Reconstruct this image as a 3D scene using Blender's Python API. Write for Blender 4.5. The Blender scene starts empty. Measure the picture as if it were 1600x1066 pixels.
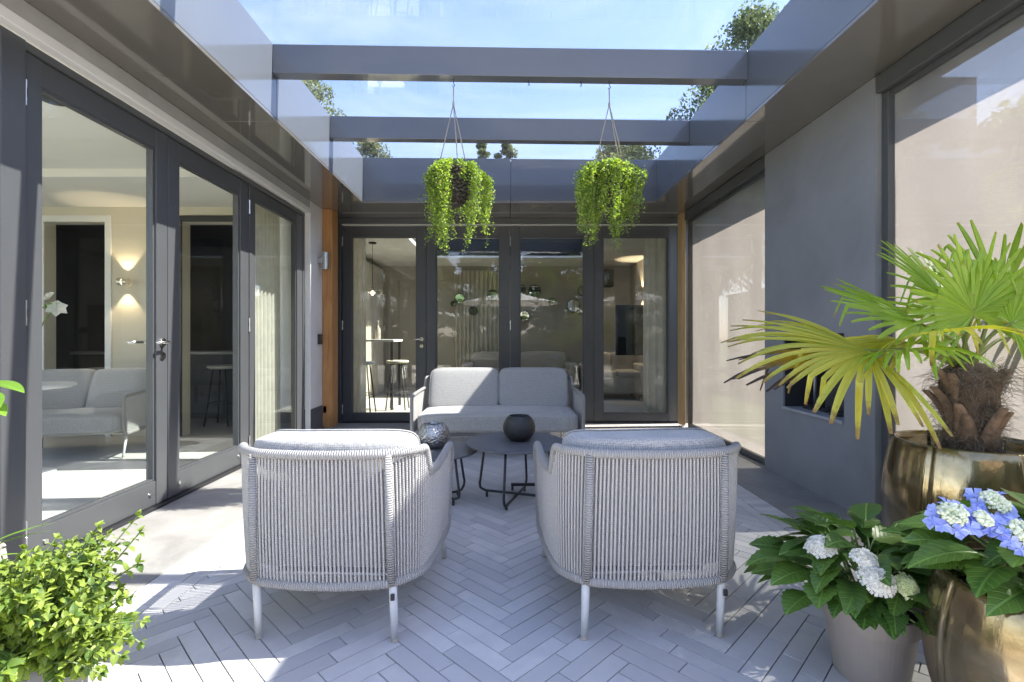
import bpy, math, random
from mathutils import Vector, Matrix, Euler
random.seed(11)
PI = math.pi
S = bpy.context.scene
COL = S.collection

# ------------------------------------------------------------------ camera, sky, sun, exposure
FPX, CH = 779.0, 1.1                      # focal length in photo pixels, eye height
cd = bpy.data.cameras.new('camera'); cam = bpy.data.objects.new('camera', cd); COL.objects.link(cam)
cam.location = (0, 0, CH); cam.rotation_euler = (PI/2, 0, 0)
cd.sensor_width = 36; cd.lens = 36*FPX/1600; cd.shift_x = .005; cd.shift_y = -.0025
cd.clip_start = .05; cd.clip_end = 2000
S.camera = cam
SUN = Vector((.79, .06, 1.0)).normalized()
EL = math.asin(SUN.z); AZ = math.atan2(SUN.x, SUN.y)
W = bpy.data.worlds.new('World'); S.world = W; W.use_nodes = True
wn, wl = W.node_tree.nodes, W.node_tree.links
wn.clear()
wo = wn.new('ShaderNodeOutputWorld'); bg = wn.new('ShaderNodeBackground'); sk = wn.new('ShaderNodeTexSky')
sk.sky_type = 'NISHITA'; sk.sun_disc = False; sk.sun_elevation = EL; sk.sun_rotation = AZ
sk.air_density = 1.0; sk.dust_density = .6; sk.ozone_density = 3.0
tc = wn.new('ShaderNodeTexCoord'); mp = wn.new('ShaderNodeMapping'); nz = wn.new('ShaderNodeTexNoise'); rp = wn.new('ShaderNodeValToRGB')
mx = wn.new('ShaderNodeMix'); mx.data_type = 'RGBA'
mp.inputs['Scale'].default_value = (1.0, 2.2, 3.0)
nz.inputs['Scale'].default_value = 1.7; nz.inputs['Detail'].default_value = 7; nz.inputs['Roughness'].default_value = .6
nz.inputs['Distortion'].default_value = .7
rp.color_ramp.elements[0].position = .45; rp.color_ramp.elements[0].color = (0, 0, 0, 1)
rp.color_ramp.elements[1].position = .85; rp.color_ramp.elements[1].color = (.4, .4, .4, 1)
wl.new(tc.outputs['Generated'], mp.inputs['Vector']); wl.new(mp.outputs[0], nz.inputs['Vector']); wl.new(nz.outputs['Fac'], rp.inputs[0])
wl.new(rp.outputs[0], mx.inputs['Factor']); tn = wn.new('ShaderNodeMix'); tn.data_type = 'RGBA'; tn.blend_type = 'MULTIPLY'; tn.inputs['Factor'].default_value = 1; tn.inputs['B'].default_value = (1.08, .93, .92, 1)
wl.new(sk.outputs[0], tn.inputs['A']); wl.new(tn.outputs['Result'], mx.inputs['A']); mx.inputs['B'].default_value = (4.6, 4.7, 5.6, 1)
wl.new(mx.outputs['Result'], bg.inputs['Color']); bg.inputs['Strength'].default_value = .076
wl.new(bg.outputs[0], wo.inputs['Surface'])
sd = bpy.data.lights.new('sun', 'SUN'); so = bpy.data.objects.new('sun', sd); COL.objects.link(so)
sd.energy = 2.7; sd.angle = math.radians(.53); sd.color = (1, .94, .84)
so.rotation_euler = (-SUN).to_track_quat('-Z', 'Y').to_euler(); so.location = (20, 0, 30)
S.view_settings.view_transform = 'Standard'; S.view_settings.look = 'None'
S.view_settings.exposure = 3.15; S.view_settings.gamma = 1.0; S.view_settings.use_curve_mapping = False
S.cycles.max_bounces = 14; S.cycles.transparent_max_bounces = 40; S.cycles.diffuse_bounces = 6; S.cycles.glossy_bounces = 6
S.cycles.use_denoising = True; S.cycles.caustics_reflective = False; S.cycles.caustics_refractive = False
S.cycles.sample_clamp_indirect = 8

# ------------------------------------------------------------------ helpers
def P(px, py, Y):
    return Vector(((px-792)*Y/FPX, Y, CH-(py-529)*Y/FPX))

class NT:
    """small helper round a node tree"""
    def __init__(s, name):
        s.m = bpy.data.materials.new(name); s.m.use_nodes = True
        s.n = s.m.node_tree.nodes; s.l = s.m.node_tree.links
        s.b = s.n['Principled BSDF']; s.out = s.n['Material Output']
    def new(s, t, **kw):
        x = s.n.new(t)
        for k, v in kw.items():
            if k.startswith('i_'): x.inputs[k[2:].replace('_', ' ')].default_value = v
            else: setattr(x, k, v)
        return x
    def link(s, a, b): s.l.new(a, b)
    def coord(s, which='Object', scale=(1, 1, 1)):
        t = s.new('ShaderNodeTexCoord'); m = s.new('ShaderNodeMapping'); m.inputs['Scale'].default_value = scale
        s.link(t.outputs[which], m.inputs['Vector']); return m.outputs[0]
    def noise(s, vec, scale, detail=4, rough=.55, dist=0):
        x = s.new('ShaderNodeTexNoise'); s.link(vec, x.inputs['Vector'])
        x.inputs['Scale'].default_value = scale; x.inputs['Detail'].default_value = detail
        x.inputs['Roughness'].default_value = rough; x.inputs['Distortion'].default_value = dist
        return x.outputs['Fac']
    def ramp(s, fac, *stops):
        r = s.new('ShaderNodeValToRGB'); e = r.color_ramp.elements
        while len(e) < len(stops): e.new(.5)
        for i, (p, c) in enumerate(stops):
            e[i].position = p; e[i].color = (*c, 1) if isinstance(c, (tuple, list)) else (c, c, c, 1)
        s.link(fac, r.inputs[0]); return r.outputs[0]
    def mix(s, fac, a, b, mode='MIX'):
        m = s.new('ShaderNodeMix'); m.data_type = 'RGBA'; m.blend_type = mode
        for v, k in ((fac, 'Factor'), (a, 'A'), (b, 'B')):
            if hasattr(v, 'links'): s.link(v, m.inputs[k])
            elif k == 'Factor': m.inputs[k].default_value = v
            else: m.inputs[k].default_value = (*v, 1)
        return m.outputs['Result']
    def math(s, op, a, b=0.0):
        m = s.new('ShaderNodeMath'); m.operation = op
        for i, v in enumerate((a, b)):
            if hasattr(v, 'links'): s.link(v, m.inputs[i])
            else: m.inputs[i].default_value = v
        return m.outputs[0]
    def bump(s, h, strength=.3, dist=.01):
        b = s.new('ShaderNodeBump'); b.inputs['Strength'].default_value = strength; b.inputs['Distance'].default_value = dist
        s.link(h, b.inputs['Height']); s.link(b.outputs[0], s.b.inputs['Normal'])
    def base(s, c):
        if hasattr(c, 'links'): s.link(c, s.b.inputs['Base Color'])
        else: s.b.inputs['Base Color'].default_value = (*c, 1)
    def set(s, **kw):
        for k, v in kw.items():
            k = k.replace('_', ' ')
            if hasattr(v, 'links'): s.link(v, s.b.inputs[k])
            else: s.b.inputs[k].default_value = v

def mul(c, f): return tuple(max(0, x*f) for x in c)
def mat(name, col, rough=.5, metal=0., var=.12, vs=4., bump=0., bs=60., bd=.003, spec=.5, coat=0., rv=.0):
    t = NT(name); v = t.coord()
    f = t.noise(v, vs, 6, .6, .3)
    t.base(t.ramp(f, (.28, mul(col, 1-var)), (.72, mul(col, 1+var))))
    t.set(Roughness=rough, Metallic=metal)
    t.b.inputs['Specular IOR Level'].default_value = spec; t.b.inputs['Coat Weight'].default_value = coat
    if rv: t.set(Roughness=t.math('ADD', t.math('MULTIPLY', t.noise(v, vs*2.3, 5), rv), rough-rv/2))
    if bump: t.bump(t.noise(v, bs, 5, .6), bump, bd)
    return t.m

def leafmat(name, c0, c1, rough=.45, transl=.35, tip=None, vein=0., objrand=False):
    """leaf: colour varies leaf by leaf; some light comes through; tip = colour of dried ends along UV.y"""
    t = NT(name)
    if objrand:
        r = t.new('ShaderNodeObjectInfo').outputs['Random']
    else:
        r = t.new('ShaderNodeNewGeometry').outputs['Random Per Island']
    c = t.mix(r, c0, c1)
    uv = t.coord('UV'); sx = t.new('ShaderNodeSeparateXYZ'); t.link(uv, sx.inputs[0])
    if tip:
        n = t.noise(t.coord(), 40, 3)
        f = t.ramp(t.math('ADD', sx.outputs[1], t.math('MULTIPLY', t.math('SUBTRACT', n, .5), .35)), (tip[1], 0), (tip[2], 1))
        c = t.mix(f, c, tip[0])
    if vein:
        # midrib and side veins
        ax = t.math('ABSOLUTE', t.math('SUBTRACT', sx.outputs[0], .5))
        mid = t.ramp(ax, (.012, 1), (.04, 0))
        w = t.math('FRACT', t.math('MULTIPLY', t.math('SUBTRACT', sx.outputs[1], t.math('MULTIPLY', ax, .55)), 8.0))
        side = t.ramp(t.math('ABSOLUTE', t.math('SUBTRACT', w, .5)), (.03, 1), (.12, 0))
        v = t.math('MAXIMUM', mid, t.math('MULTIPLY', side, .55))
        c = t.mix(t.math('MULTIPLY', v, vein), c, mul(c1, 2.2))
        t.bump(t.math('SUBTRACT', 1.0, v), .5, .004)
    t.base(c); t.set(Roughness=rough)
    tr = t.new('ShaderNodeBsdfTranslucent'); ms = t.new('ShaderNodeMixShader'); ms.inputs[0].default_value = transl
    hs = t.new('ShaderNodeHueSaturation'); hs.inputs['Value'].default_value = 1.7; hs.inputs['Saturation'].default_value = 1.1
    t.link(c, hs.inputs['Color']); t.link(hs.outputs[0], tr.inputs[0])
    t.link(t.b.outputs[0], ms.inputs[1]); t.link(tr.outputs[0], ms.inputs[2]); t.link(ms.outputs[0], t.out.inputs[0])
    return t.m

def glassmat(name, tint=(.96, .98, .97), f0=.045, dirt=.0, rough=0.0):
    t = NT(name)
    lw = t.new('ShaderNodeLayerWeight'); lw.inputs[0].default_value = .5
    p5 = t.math('POWER', lw.outputs['Facing'], 5.0)
    F = t.math('ADD', t.math('MULTIPLY', p5, 1-f0), f0)
    tr = t.new('ShaderNodeBsdfTransparent'); tr.inputs[0].default_value = (*tint, 1)
    gl = t.new('ShaderNodeBsdfGlossy'); gl.inputs['Roughness'].default_value = rough
    ms = t.new('ShaderNodeMixShader')
    t.link(F, ms.inputs[0]); t.link(tr.outputs[0], ms.inputs[1]); t.link(gl.outputs[0], ms.inputs[2])
    o = ms.outputs[0]
    if dirt:
        d = t.new('ShaderNodeBsdfDiffuse'); d.inputs[0].default_value = (.7, .7, .68, 1)
        m2 = t.new('ShaderNodeMixShader')
        f = t.ramp(t.noise(t.coord(), 2.5, 8, .7), (.35, dirt*.3), (.75, dirt))
        t.link(f, m2.inputs[0]); t.link(o, m2.inputs[1]); t.link(d.outputs[0], m2.inputs[2]); o = m2.outputs[0]
    t.link(o, t.out.inputs[0])
    return t.m

class MB:
    """mesh builder"""
    def __init__(s): s.v = []; s.f = []; s.uv = []; s.mi = []; s.cur = 0
    def face(s, idx, uv=None): s.f.append(idx); s.uv.append(uv or [(0, 0)]*len(idx)); s.mi.append(s.cur)
    def box(s, x0, x1, y0, y1, z0, z1):
        b = len(s.v)
        s.v += [(x0, y0, z0), (x1, y0, z0), (x1, y1, z0), (x0, y1, z0), (x0, y0, z1), (x1, y0, z1), (x1, y1, z1), (x0, y1, z1)]
        for q in ((0, 3, 2, 1), (4, 5, 6, 7), (0, 1, 5, 4), (1, 2, 6, 5), (2, 3, 7, 6), (3, 0, 4, 7)): s.face([b+i for i in q])
        return s
    def hexa(s, pts):
        b = len(s.v); s.v += [tuple(p) for p in pts]
        for q in ((0, 3, 2, 1), (4, 5, 6, 7), (0, 1, 5, 4), (1, 2, 6, 5), (2, 3, 7, 6), (3, 0, 4, 7)): s.face([b+i for i in q])
        return s
    def prism(s, poly, z0, z1, ch=0.0):
        """polygon (ccw) extruded in z, with a chamfered top edge"""
        n = len(poly); b = len(s.v)
        cx = sum(p[0] for p in poly)/n; cy = sum(p[1] for p in poly)/n
        s.v += [(x, y, z0) for x, y in poly] + [(x, y, z1-ch) for x, y in poly]
        for i in range(n):
            j = (i+1) % n; s.face([b+i, b+j, b+n+j, b+n+i])
        if ch:
            top = []
            for x, y in poly:
                d = math.hypot(x-cx, y-cy) or 1; k = ch*1.4/d
                top.append((x+(cx-x)*k, y+(cy-y)*k, z1))
            s.v += top
            for i in range(n):
                j = (i+1) % n; s.face([b+n+i, b+n+j, b+2*n+j, b+2*n+i])
            s.face([b+2*n+i for i in range(n)])
        else: s.face([b+n+i for i in range(n)])
        return s
    def tube(s, pts, r, n=8, closed=False, caps=True):
        pts = [Vector(p) for p in pts]; m = len(pts)
        if m < 2: return s
        rr = r if isinstance(r, (list, tuple)) else [r]*m
        up = None; b = len(s.v); L = 0; ls = []
        for i, p in enumerate(pts):
            a = pts[(i-1) % m] if (closed or i > 0) else p
            c = pts[(i+1) % m] if (closed or i < m-1) else p
            t = (c-a)
            t = t.normalized() if t.length > 1e-9 else Vector((0, 0, 1))
            if up is None:
                up = t.cross(Vector((.13, .31, .94)))
                if up.length < .05: up = t.cross(Vector((1, 0, 0)))
            up = up - t*up.dot(t); up.normalize(); w = t.cross(up)
            if i: L += (p-pts[i-1]).length
            ls.append(L)
            for k in range(n):
                a_ = 2*PI*k/n; s.v.append(tuple(p+up*(math.cos(a_)*rr[i])+w*(math.sin(a_)*rr[i])))
        for i in range(m if closed else m-1):
            j = (i+1) % m
            l1 = ls[j] if j else L
            for k in range(n):
                k2 = (k+1) % n
                s.face([b+i*n+k, b+i*n+k2, b+j*n+k2, b+j*n+k], [(k/n, ls[i]), ((k+1)/n, ls[i]), ((k+1)/n, l1), (k/n, l1)])
        if caps and not closed:
            s.face([b+k for k in range(n)][::-1]); s.face([b+(m-1)*n+k for k in range(n)])
        return s
    def lathe(s, prof, c=(0, 0, 0), n=32, fr=None):
        """prof: (r, z) from the bottom up"""
        b = len(s.v); m = len(prof); L = 0; ls = []
        for i, (r, z) in enumerate(prof):
            if i: L += math.hypot(r-prof[i-1][0], z-prof[i-1][1])
            ls.append(L)
            for k in range(n):
                a = 2*PI*k/n; q = r*(fr(a, z) if fr else 1)
                s.v.append((c[0]+q*math.cos(a), c[1]+q*math.sin(a), c[2]+z))
        for i in range(m-1):
            for k in range(n):
                k2 = (k+1) % n
                s.face([b+i*n+k, b+i*n+k2, b+(i+1)*n+k2, b+(i+1)*n+k], [(k/n, ls[i]), ((k+1)/n, ls[i]), ((k+1)/n, ls[i+1]), (k/n, ls[i+1])])
        if prof[0][0] > 1e-4: s.face([b+k for k in range(n)][::-1])
        if prof[-1][0] > 1e-4: s.face([b+(m-1)*n+k for k in range(n)])
        return s
    def superq(s, c, a, e1=.3, e2=.3, nu=40, nv=20, fn=None):
        """rounded cushion body: superellipsoid; fn bends a point"""
        def sp(x, e): return math.copysign(abs(x)**e, x)
        b = len(s.v)
        for i in range(nv+1):
            ph = -PI/2+PI*i/nv
            for k in range(nu):
                th = 2*PI*k/nu
                p = Vector((a[0]*sp(math.cos(ph), e1)*sp(math.cos(th), e2), a[1]*sp(math.cos(ph), e1)*sp(math.sin(th), e2), a[2]*sp(math.sin(ph), e1)))
                if fn: p = fn(p)
                s.v.append((c[0]+p.x, c[1]+p.y, c[2]+p.z))
        for i in range(nv):
            for k in range(nu):
                k2 = (k+1) % nu; s.face([b+i*nu+k, b+i*nu+k2, b+(i+1)*nu+k2, b+(i+1)*nu+k])
        return s
    def grid(s, rows, uvs=None):
        b = len(s.v); m = len(rows[0])
        for r in rows: s.v += [tuple(p) for p in r]
        for i in range(len(rows)-1):
            for k in range(m-1):
                u = None
                if uvs: u = [uvs[i][k], uvs[i][k+1], uvs[i+1][k+1], uvs[i+1][k]]
                s.face([b+i*m+k, b+i*m+k+1, b+(i+1)*m+k+1, b+(i+1)*m+k], u)
        return s
    def mesh(s, name, m, smooth=False):
        me = bpy.data.meshes.new(name); me.from_pydata(s.v, [], s.f)
        for x in (m if isinstance(m, (list, tuple)) else [m]): me.materials.append(x)
        ul = me.uv_layers.new(name='UVMap')
        flat = [c for u in s.uv for q in u for c in q]
        ul.data.foreach_set('uv', flat)
        if any(s.mi): me.polygons.foreach_set('material_index', s.mi)
        if smooth: me.polygons.foreach_set('use_smooth', [True]*len(s.f))
        me.update(); return me
    def build(s, name, m, parent=None, smooth=False, bev=0, loc=None):
        return link(name, s.mesh(name, m, smooth), parent, bev, loc)

def link(name, me, parent=None, bev=0, loc=None, rot=None):
    o = bpy.data.objects.new(name, me); COL.objects.link(o)
    if parent: o.parent = parent
    if loc is not None: o.location = loc
    if rot is not None: o.rotation_euler = rot
    if bev:
        b = o.modifiers.new('bevel', 'BEVEL'); b.width = bev; b.segments = 2; b.limit_method = 'ANGLE'; b.angle_limit = math.radians(40)
    return o
def tag(o, label=None, cat=None, group=None, kind=None):
    for k, v in (('label', label), ('category', cat), ('group', group), ('kind', kind)):
        if v: o[k] = v
    return o
def thing(name, label, cat, loc=(0, 0, 0), rz=0, group=None):
    o = bpy.data.objects.new(name, None); COL.objects.link(o); o.empty_display_size = .1
    o.location = loc; o.rotation_euler = (0, 0, rz)
    return tag(o, label, cat, group)
def dup(root, loc=None, rz=None, label=None):
    kids = {}
    for o in list(COL.objects):
        if o.parent: kids.setdefault(o.parent, []).append(o)
    def rec(o, par):
        c = o.copy(); COL.objects.link(c)
        if par: c.parent = par
        for k in kids.get(o, []): rec(k, c)
        return c
    r = rec(root, None)
    if loc is not None: r.location = loc
    if rz is not None: r.rotation_euler = (0, 0, rz)
    if label: r['label'] = label
    return r
def spline(pts, n):
    """Catmull-Rom through pts, resampled evenly by length"""
    P_ = [Vector(p) for p in pts]; out = []
    Q = [P_[0]*2-P_[1]] + P_ + [P_[-1]*2-P_[-2]]
    for i in range(1, len(Q)-2):
        for k in range(24):
            t = k/24; a, b, c, d = Q[i-1], Q[i], Q[i+1], Q[i+2]
            out.append(.5*((2*b)+(c-a)*t+(2*a-5*b+4*c-d)*t*t+(3*b-a-3*c+d)*t**3))
    out.append(P_[-1])
    L = [0]
    for i in range(1, len(out)): L.append(L[-1]+(out[i]-out[i-1]).length)
    res = []; j = 0
    for i in range(n):
        s = L[-1]*i/(n-1)
        while j < len(L)-2 and L[j+1] < s: j += 1
        t = (s-L[j])/max(1e-9, L[j+1]-L[j]); res.append(out[j].lerp(out[j+1], min(1, max(0, t))))
    return res
def R(a, b): return random.uniform(a, b)

# ------------------------------------------------------------------ materials
PAINT = (.068, .07, .073)
m_frame = mat('anthracite_paint', PAINT, .32, var=.06, vs=3, bump=.06, bs=140, bd=.001, rv=.12)
m_soffit = mat('glossy_umber_panel', (.125, .116, .10), .10, var=.05, vs=1.5, coat=1.0, rv=.05)
m_fascia = mat('grey_panel', (.118, .130, .152), .16, var=.05, vs=1.2, rv=.1, coat=.5)
m_gap = mat('dark_gap', (.015, .015, .015), .8)
m_plaster = mat('white_plaster', (.66, .65, .63), .9, var=.07, vs=3, bump=.5, bs=120, bd=.004)
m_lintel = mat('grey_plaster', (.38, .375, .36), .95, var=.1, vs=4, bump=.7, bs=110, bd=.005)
def m_panel_():
    t = NT('smooth_grey_render'); v = t.coord()
    a = t.noise(v, 2.2, 6, .6); sp = t.noise(v, 34, 1, .4); st = t.noise(t.coord('Object', (3, 3, .35)), 6, 4)
    c = t.ramp(a, (.3, (.185, .19, .205)), (.7, (.24, .245, .258)))
    c = t.mix(t.ramp(sp, (.70, 0), (.72, .75)), c, (.5, .5, .5))
    c = t.mix(t.ramp(st, (.55, 0), (.75, .3)), c, (.15, .152, .16))
    t.base(c); t.set(Roughness=t.math('ADD', t.math('MULTIPLY', a, .2), .5)); t.bump(t.math('ADD', t.noise(v, 60, 5, .6), t.noise(v, 7, 3)), .25, .003); return t.m
m_panel = m_panel_()
m_plinth = mat('dark_plinth', (.09, .092, .1), .7, var=.12, vs=5, bump=.3, bs=80)
m_panel = mat('grey_render_panel', (.215, .22, .235), .62, var=.13, vs=2.2, bump=.25, bs=45, bd=.002, rv=.1)
m_white = mat('white_paint', (.72, .71, .68), .6, var=.04, vs=2)
m_cream = mat('cream_wall', (.60, .55, .44), .85, var=.04, vs=2, bump=.1, bs=90)
m_ceil = mat('ceiling_white', (.72, .70, .64), .9, var=.03, vs=1)
m_taupe = mat('taupe_panelling', (.36, .325, .27), .6, var=.08, vs=2)
m_dark = mat('charcoal_wall', (.025, .025, .026), .5, var=.2, vs=3)
m_rfloor = mat('polished_screed', (.50, .485, .45), .35, var=.08, vs=2, rv=.1)
m_steel = mat('brushed_steel', (.62, .62, .61), .28, 1, var=.06, vs=20)
m_chrome = mat('nickel', (.70, .66, .60), .15, 1, var=.04, vs=20)
m_glass = glassmat('clear_glass', (.95, .97, .96), .05, dirt=.002)
m_roofglass = glassmat('roof_glass', (.80, .822, .842), .05, dirt=.02)
m_black = mat('black_metal', (.022, .022, .024), .42, var=.2, vs=20, bump=.1, bs=200)
m_legwhite = mat('pale_powder_coat', (.58, .58, .57), .45, var=.05, vs=10)
m_soil = mat('potting_soil', (.025, .018, .012), .95, var=.5, vs=60, bump=1, bs=90, bd=.01)
m_mirror = mat('mirror', (.8, .8, .78), .02, 1, var=.01)
m_tan = mat('linen_upholstery', (.40, .36, .29), .9, var=.1, vs=30, bump=.3, bs=300)
m_emit = NT('lamp_glow'); m_emit.b.inputs['Emission Color'].default_value = (1, .72, .42, 1); m_emit.b.inputs['Emission Strength'].default_value = 6; m_emit = m_emit.m

def m_fabric_(name, col):
    t = NT(name); v = t.coord()
    a = t.new('ShaderNodeTexWave', wave_type='BANDS', bands_direction='X'); b = t.new('ShaderNodeTexWave', wave_type='BANDS', bands_direction='Z')
    c = t.new('ShaderNodeTexWave', wave_type='BANDS', bands_direction='Y')
    for w in (a, b, c):
        t.link(v, w.inputs['Vector']); w.inputs['Scale'].default_value = 40; w.inputs['Distortion'].default_value = 1.6; w.inputs['Detail'].default_value = 2
    h = t.math('MULTIPLY', t.math('ADD', t.math('ADD', a.outputs['Fac'], b.outputs['Fac']), c.outputs['Fac']), .333)
    fine = t.noise(v, 240, 2, .6); big = t.noise(v, 5, 4)
    f = t.math('ADD', t.math('MULTIPLY', h, .22), t.math('MULTIPLY', fine, .78))
    c1 = t.ramp(f, (.3, mul(col, .5)), (.65, mul(col, 1.25)))
    t.base(t.mix(t.math('MULTIPLY', big, .25), c1, mul(col, .8))); t.set(Roughness=.95)
    t.b.inputs['Sheen Weight'].default_value = .25; t.b.inputs['Specular IOR Level'].default_value = .2
    t.bump(f, .55, .004); return t.m
m_fabric = m_fabric_('grey_woven_fabric', (.38, .37, .355))

def m_rope_(name, wrap):
    t = NT(name); col = (.47, .455, .435)
    n = t.noise(t.coord(), 520, 2, .6)
    uv = t.coord('UV'); sx = t.new('ShaderNodeSeparateXYZ'); t.link(uv, sx.inputs[0])
    if wrap:
        w = t.math('SINE', t.math('MULTIPLY', sx.outputs[1], 2*PI/.0085))
        t.base(t.mix(t.math('MULTIPLY', t.math('ADD', w, 1), .22), t.ramp(n, (.3, mul(col, .85)), (.7, mul(col, 1.12))), mul(col, .55)))
        t.bump(w, .9, .004)
    else:
        w = t.math('SINE', t.math('MULTIPLY', t.math('ADD', sx.outputs[1], t.math('MULTIPLY', sx.outputs[0], .006)), 2*PI/.0065))
        t.base(t.ramp(t.math('ADD', n, t.math('MULTIPLY', w, .08)), (.33, mul(col, .6)), (.62, mul(col, 1.15))))
        t.bump(t.math('ADD', w, n), .5, .002)
    t.set(Roughness=.9); t.b.inputs['Specular IOR Level'].default_value = .25
    return t.m
m_rope = m_rope_('speckled_rope', False); m_wrap = m_rope_('wound_rope', True)

def m_tile_(name, objrand):
    t = NT(name)
    r = t.new('ShaderNodeObjectInfo').outputs['Random'] if objrand else t.new('ShaderNodeNewGeometry').outputs['Random Per Island']
    g = t.new('ShaderNodeNewGeometry'); v = g.outputs['Position']
    n1 = t.noise(v, 7, 7, .65, .5); n2 = t.noise(v, 90, 4, .6); n3 = t.noise(v, 2.0, 3)
    a = t.ramp(r, (0, (.41, .405, .415)), (.35, (.51, .495, .485)), (.7, (.54, .53, .53)), (1, (.64, .62, .60)))
    b = t.mix(t.ramp(n1, (.3, .65), (.65, 0)), a, (.42, .41, .425))
    c = t.mix(t.math('MULTIPLY', n2, .25), b, (.5, .49, .475))
    c = t.mix(t.ramp(n3, (.5, 0), (.75, .22)), c, (.28, .27, .26))
    sp = t.noise(v, 260, 1, .5); c = t.mix(t.ramp(sp, (.71, 0), (.75, .5)), c, (.18, .17, .17))
    t.base(c); t.set(Roughness=t.math('ADD', t.math('MULTIPLY', n1, .2), .42))
    t.bump(t.math('ADD', n1, t.math('MULTIPLY', n2, .4)), .22, .004)
    return t.m
m_tile = m_tile_('glazed_paver', True); m_tile2 = m_tile_('glazed_paver_far', False)
m_grout = mat('grey_grout', (.10, .10, .105), .95, var=.3, vs=30, bump=.4, bs=200)

def m_slab_():
    t = NT('cast_stone'); v = t.new('ShaderNodeNewGeometry').outputs['Position']
    a = t.noise(v, 3.2, 8, .65, .6); b = t.noise(v, 40, 5, .7); c = t.noise(v, 1.1, 3)
    col = t.ramp(a, (.3, (.19, .182, .172)), (.5, (.25, .238, .22)), (.7, (.31, .298, .28)))
    col = t.mix(t.ramp(b, (.5, 0), (.75, .5)), col, (.22, .205, .185))
    col = t.mix(t.ramp(c, (.5, 0), (.7, .35)), col, (.40, .34, .29))
    t.base(col); t.set(Roughness=.7); t.bump(t.math('ADD', a, b), .35, .005); return t.m
m_slab = m_slab_()

def m_wood_(name, c0, c1):
    t = NT(name); v = t.coord('Object', (9, 9, .75))
    w = t.noise(v, 2.2, 5, .6, 2.2); f = t.noise(t.coord('Object', (60, 60, 1.2)), 3, 4)
    t.base(t.mix(t.math('MULTIPLY', f, .5), t.ramp(w, (.3, c0), (.5, mul(c1, .9)), (.65, c1)), mul(c0, .7)))
    t.set(Roughness=.6); t.bump(w, .2, .004); return t.m
m_wood = m_wood_('oiled_larch', (.36, .15, .045), (.55, .28, .10))
m_palewood = m_wood_('pale_larch', (.42, .26, .11), (.58, .40, .2))

def m_screen_():
    t = NT('screen_fabric'); v = t.coord('Object')
    wv = []
    for d in ('Y', 'Z'):
        w = t.new('ShaderNodeTexWave', wave_type='BANDS', bands_direction=d); t.link(v, w.inputs[0])
        w.inputs['Scale'].default_value = 40; w.inputs['Distortion'].default_value = 1.5; w.inputs['Detail'].default_value = 3; wv.append(w.outputs['Fac'])
    n = t.noise(v, 3, 6, .6)
    f = t.math('ADD', t.math('MULTIPLY', t.math('ADD', wv[0], wv[1]), .25), t.math('MULTIPLY', n, .5))
    c = t.ramp(f, (.25, (.25, .22, .206)), (.75, (.31, .272, .255)))
    t.base(c); t.set(Roughness=.95)
    tl = t.new('ShaderNodeBsdfTranslucent'); t.link(c, tl.inputs[0])
    m1 = t.new('ShaderNodeMixShader'); m1.inputs[0].default_value = .5
    t.link(t.b.outputs[0], m1.inputs[1]); t.link(tl.outputs[0], m1.inputs[2])
    tr = t.new('ShaderNodeBsdfTransparent'); m2 = t.new('ShaderNodeMixShader'); m2.inputs[0].default_value = .11
    t.link(m1.outputs[0], m2.inputs[1]); t.link(tr.outputs[0], m2.inputs[2]); t.link(m2.outputs[0], t.out.inputs[0])
    return t.m
m_screen = m_screen_()

def m_curtain_(name, col):
    t = NT(name); v = t.coord()
    c = t.ramp(t.noise(v, 8, 4), (.3, mul(col, .9)), (.7, mul(col, 1.08)))
    t.base(c); t.set(Roughness=.95)
    tl = t.new('ShaderNodeBsdfTranslucent'); t.link(c, tl.inputs[0]); m1 = t.new('ShaderNodeMixShader'); m1.inputs[0].default_value = .45
    t.link(t.b.outputs[0], m1.inputs[1]); t.link(tl.outputs[0], m1.inputs[2]); t.link(m1.outputs[0], t.out.inputs[0]); return t.m
m_curtain = m_curtain_('ecru_curtain', (.74, .70, .60))

def m_bronze_():
    t = NT('bronze_glaze'); v = t.coord()
    n = t.noise(v, 5, 6, .6, 1.0); d = t.noise(t.coord('Object', (14, 14, 2.2)), 2, 4, .6)
    t.base(t.ramp(n, (.3, (.12, .085, .04)), (.55, (.26, .20, .11)), (.75, (.42, .35, .22))))
    t.set(Metallic=.85, Roughness=t.math('ADD', t.math('MULTIPLY', d, .14), .07))
    dr = t.noise(v, 45, 3)
    t.bump(t.math('ADD', d, t.math('MULTIPLY', dr, .3)), .09, .012); return t.m
m_bronze = m_bronze_()
m_plasticpot = mat('taupe_plastic', (.27, .235, .205), .45, var=.04, vs=4, bump=.05, bs=300)

def m_hammer_(name, col, rough, sc, st, metal=1):
    t = NT(name); v = t.coord()
    vo = t.new('ShaderNodeTexVoronoi'); t.link(v, vo.inputs['Vector']); vo.inputs['Scale'].default_value = sc
    vo.feature = 'SMOOTH_F1'; n = t.noise(v, 12, 4)
    t.base(t.ramp(n, (.3, mul(col, .75)), (.7, mul(col, 1.15)))); t.set(Metallic=metal, Roughness=rough)
    t.bump(vo.outputs['Distance'], st, .012); return t.m
m_silver = m_hammer_('hammered_silver', (.46, .455, .45), .36, 85, .8)
def m_blackvase_():
    t = NT('black_textured_ceramic'); v = t.coord('Object', (1, 1, 6)); n = t.noise(v, 26, 4, .6, 1.5)
    t.base(t.ramp(n, (.3, (.012, .012, .012)), (.7, (.035, .034, .033)))); t.set(Roughness=.3); t.bump(n, .7, .008); return t.m
m_blackvase = m_blackvase_()
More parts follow.
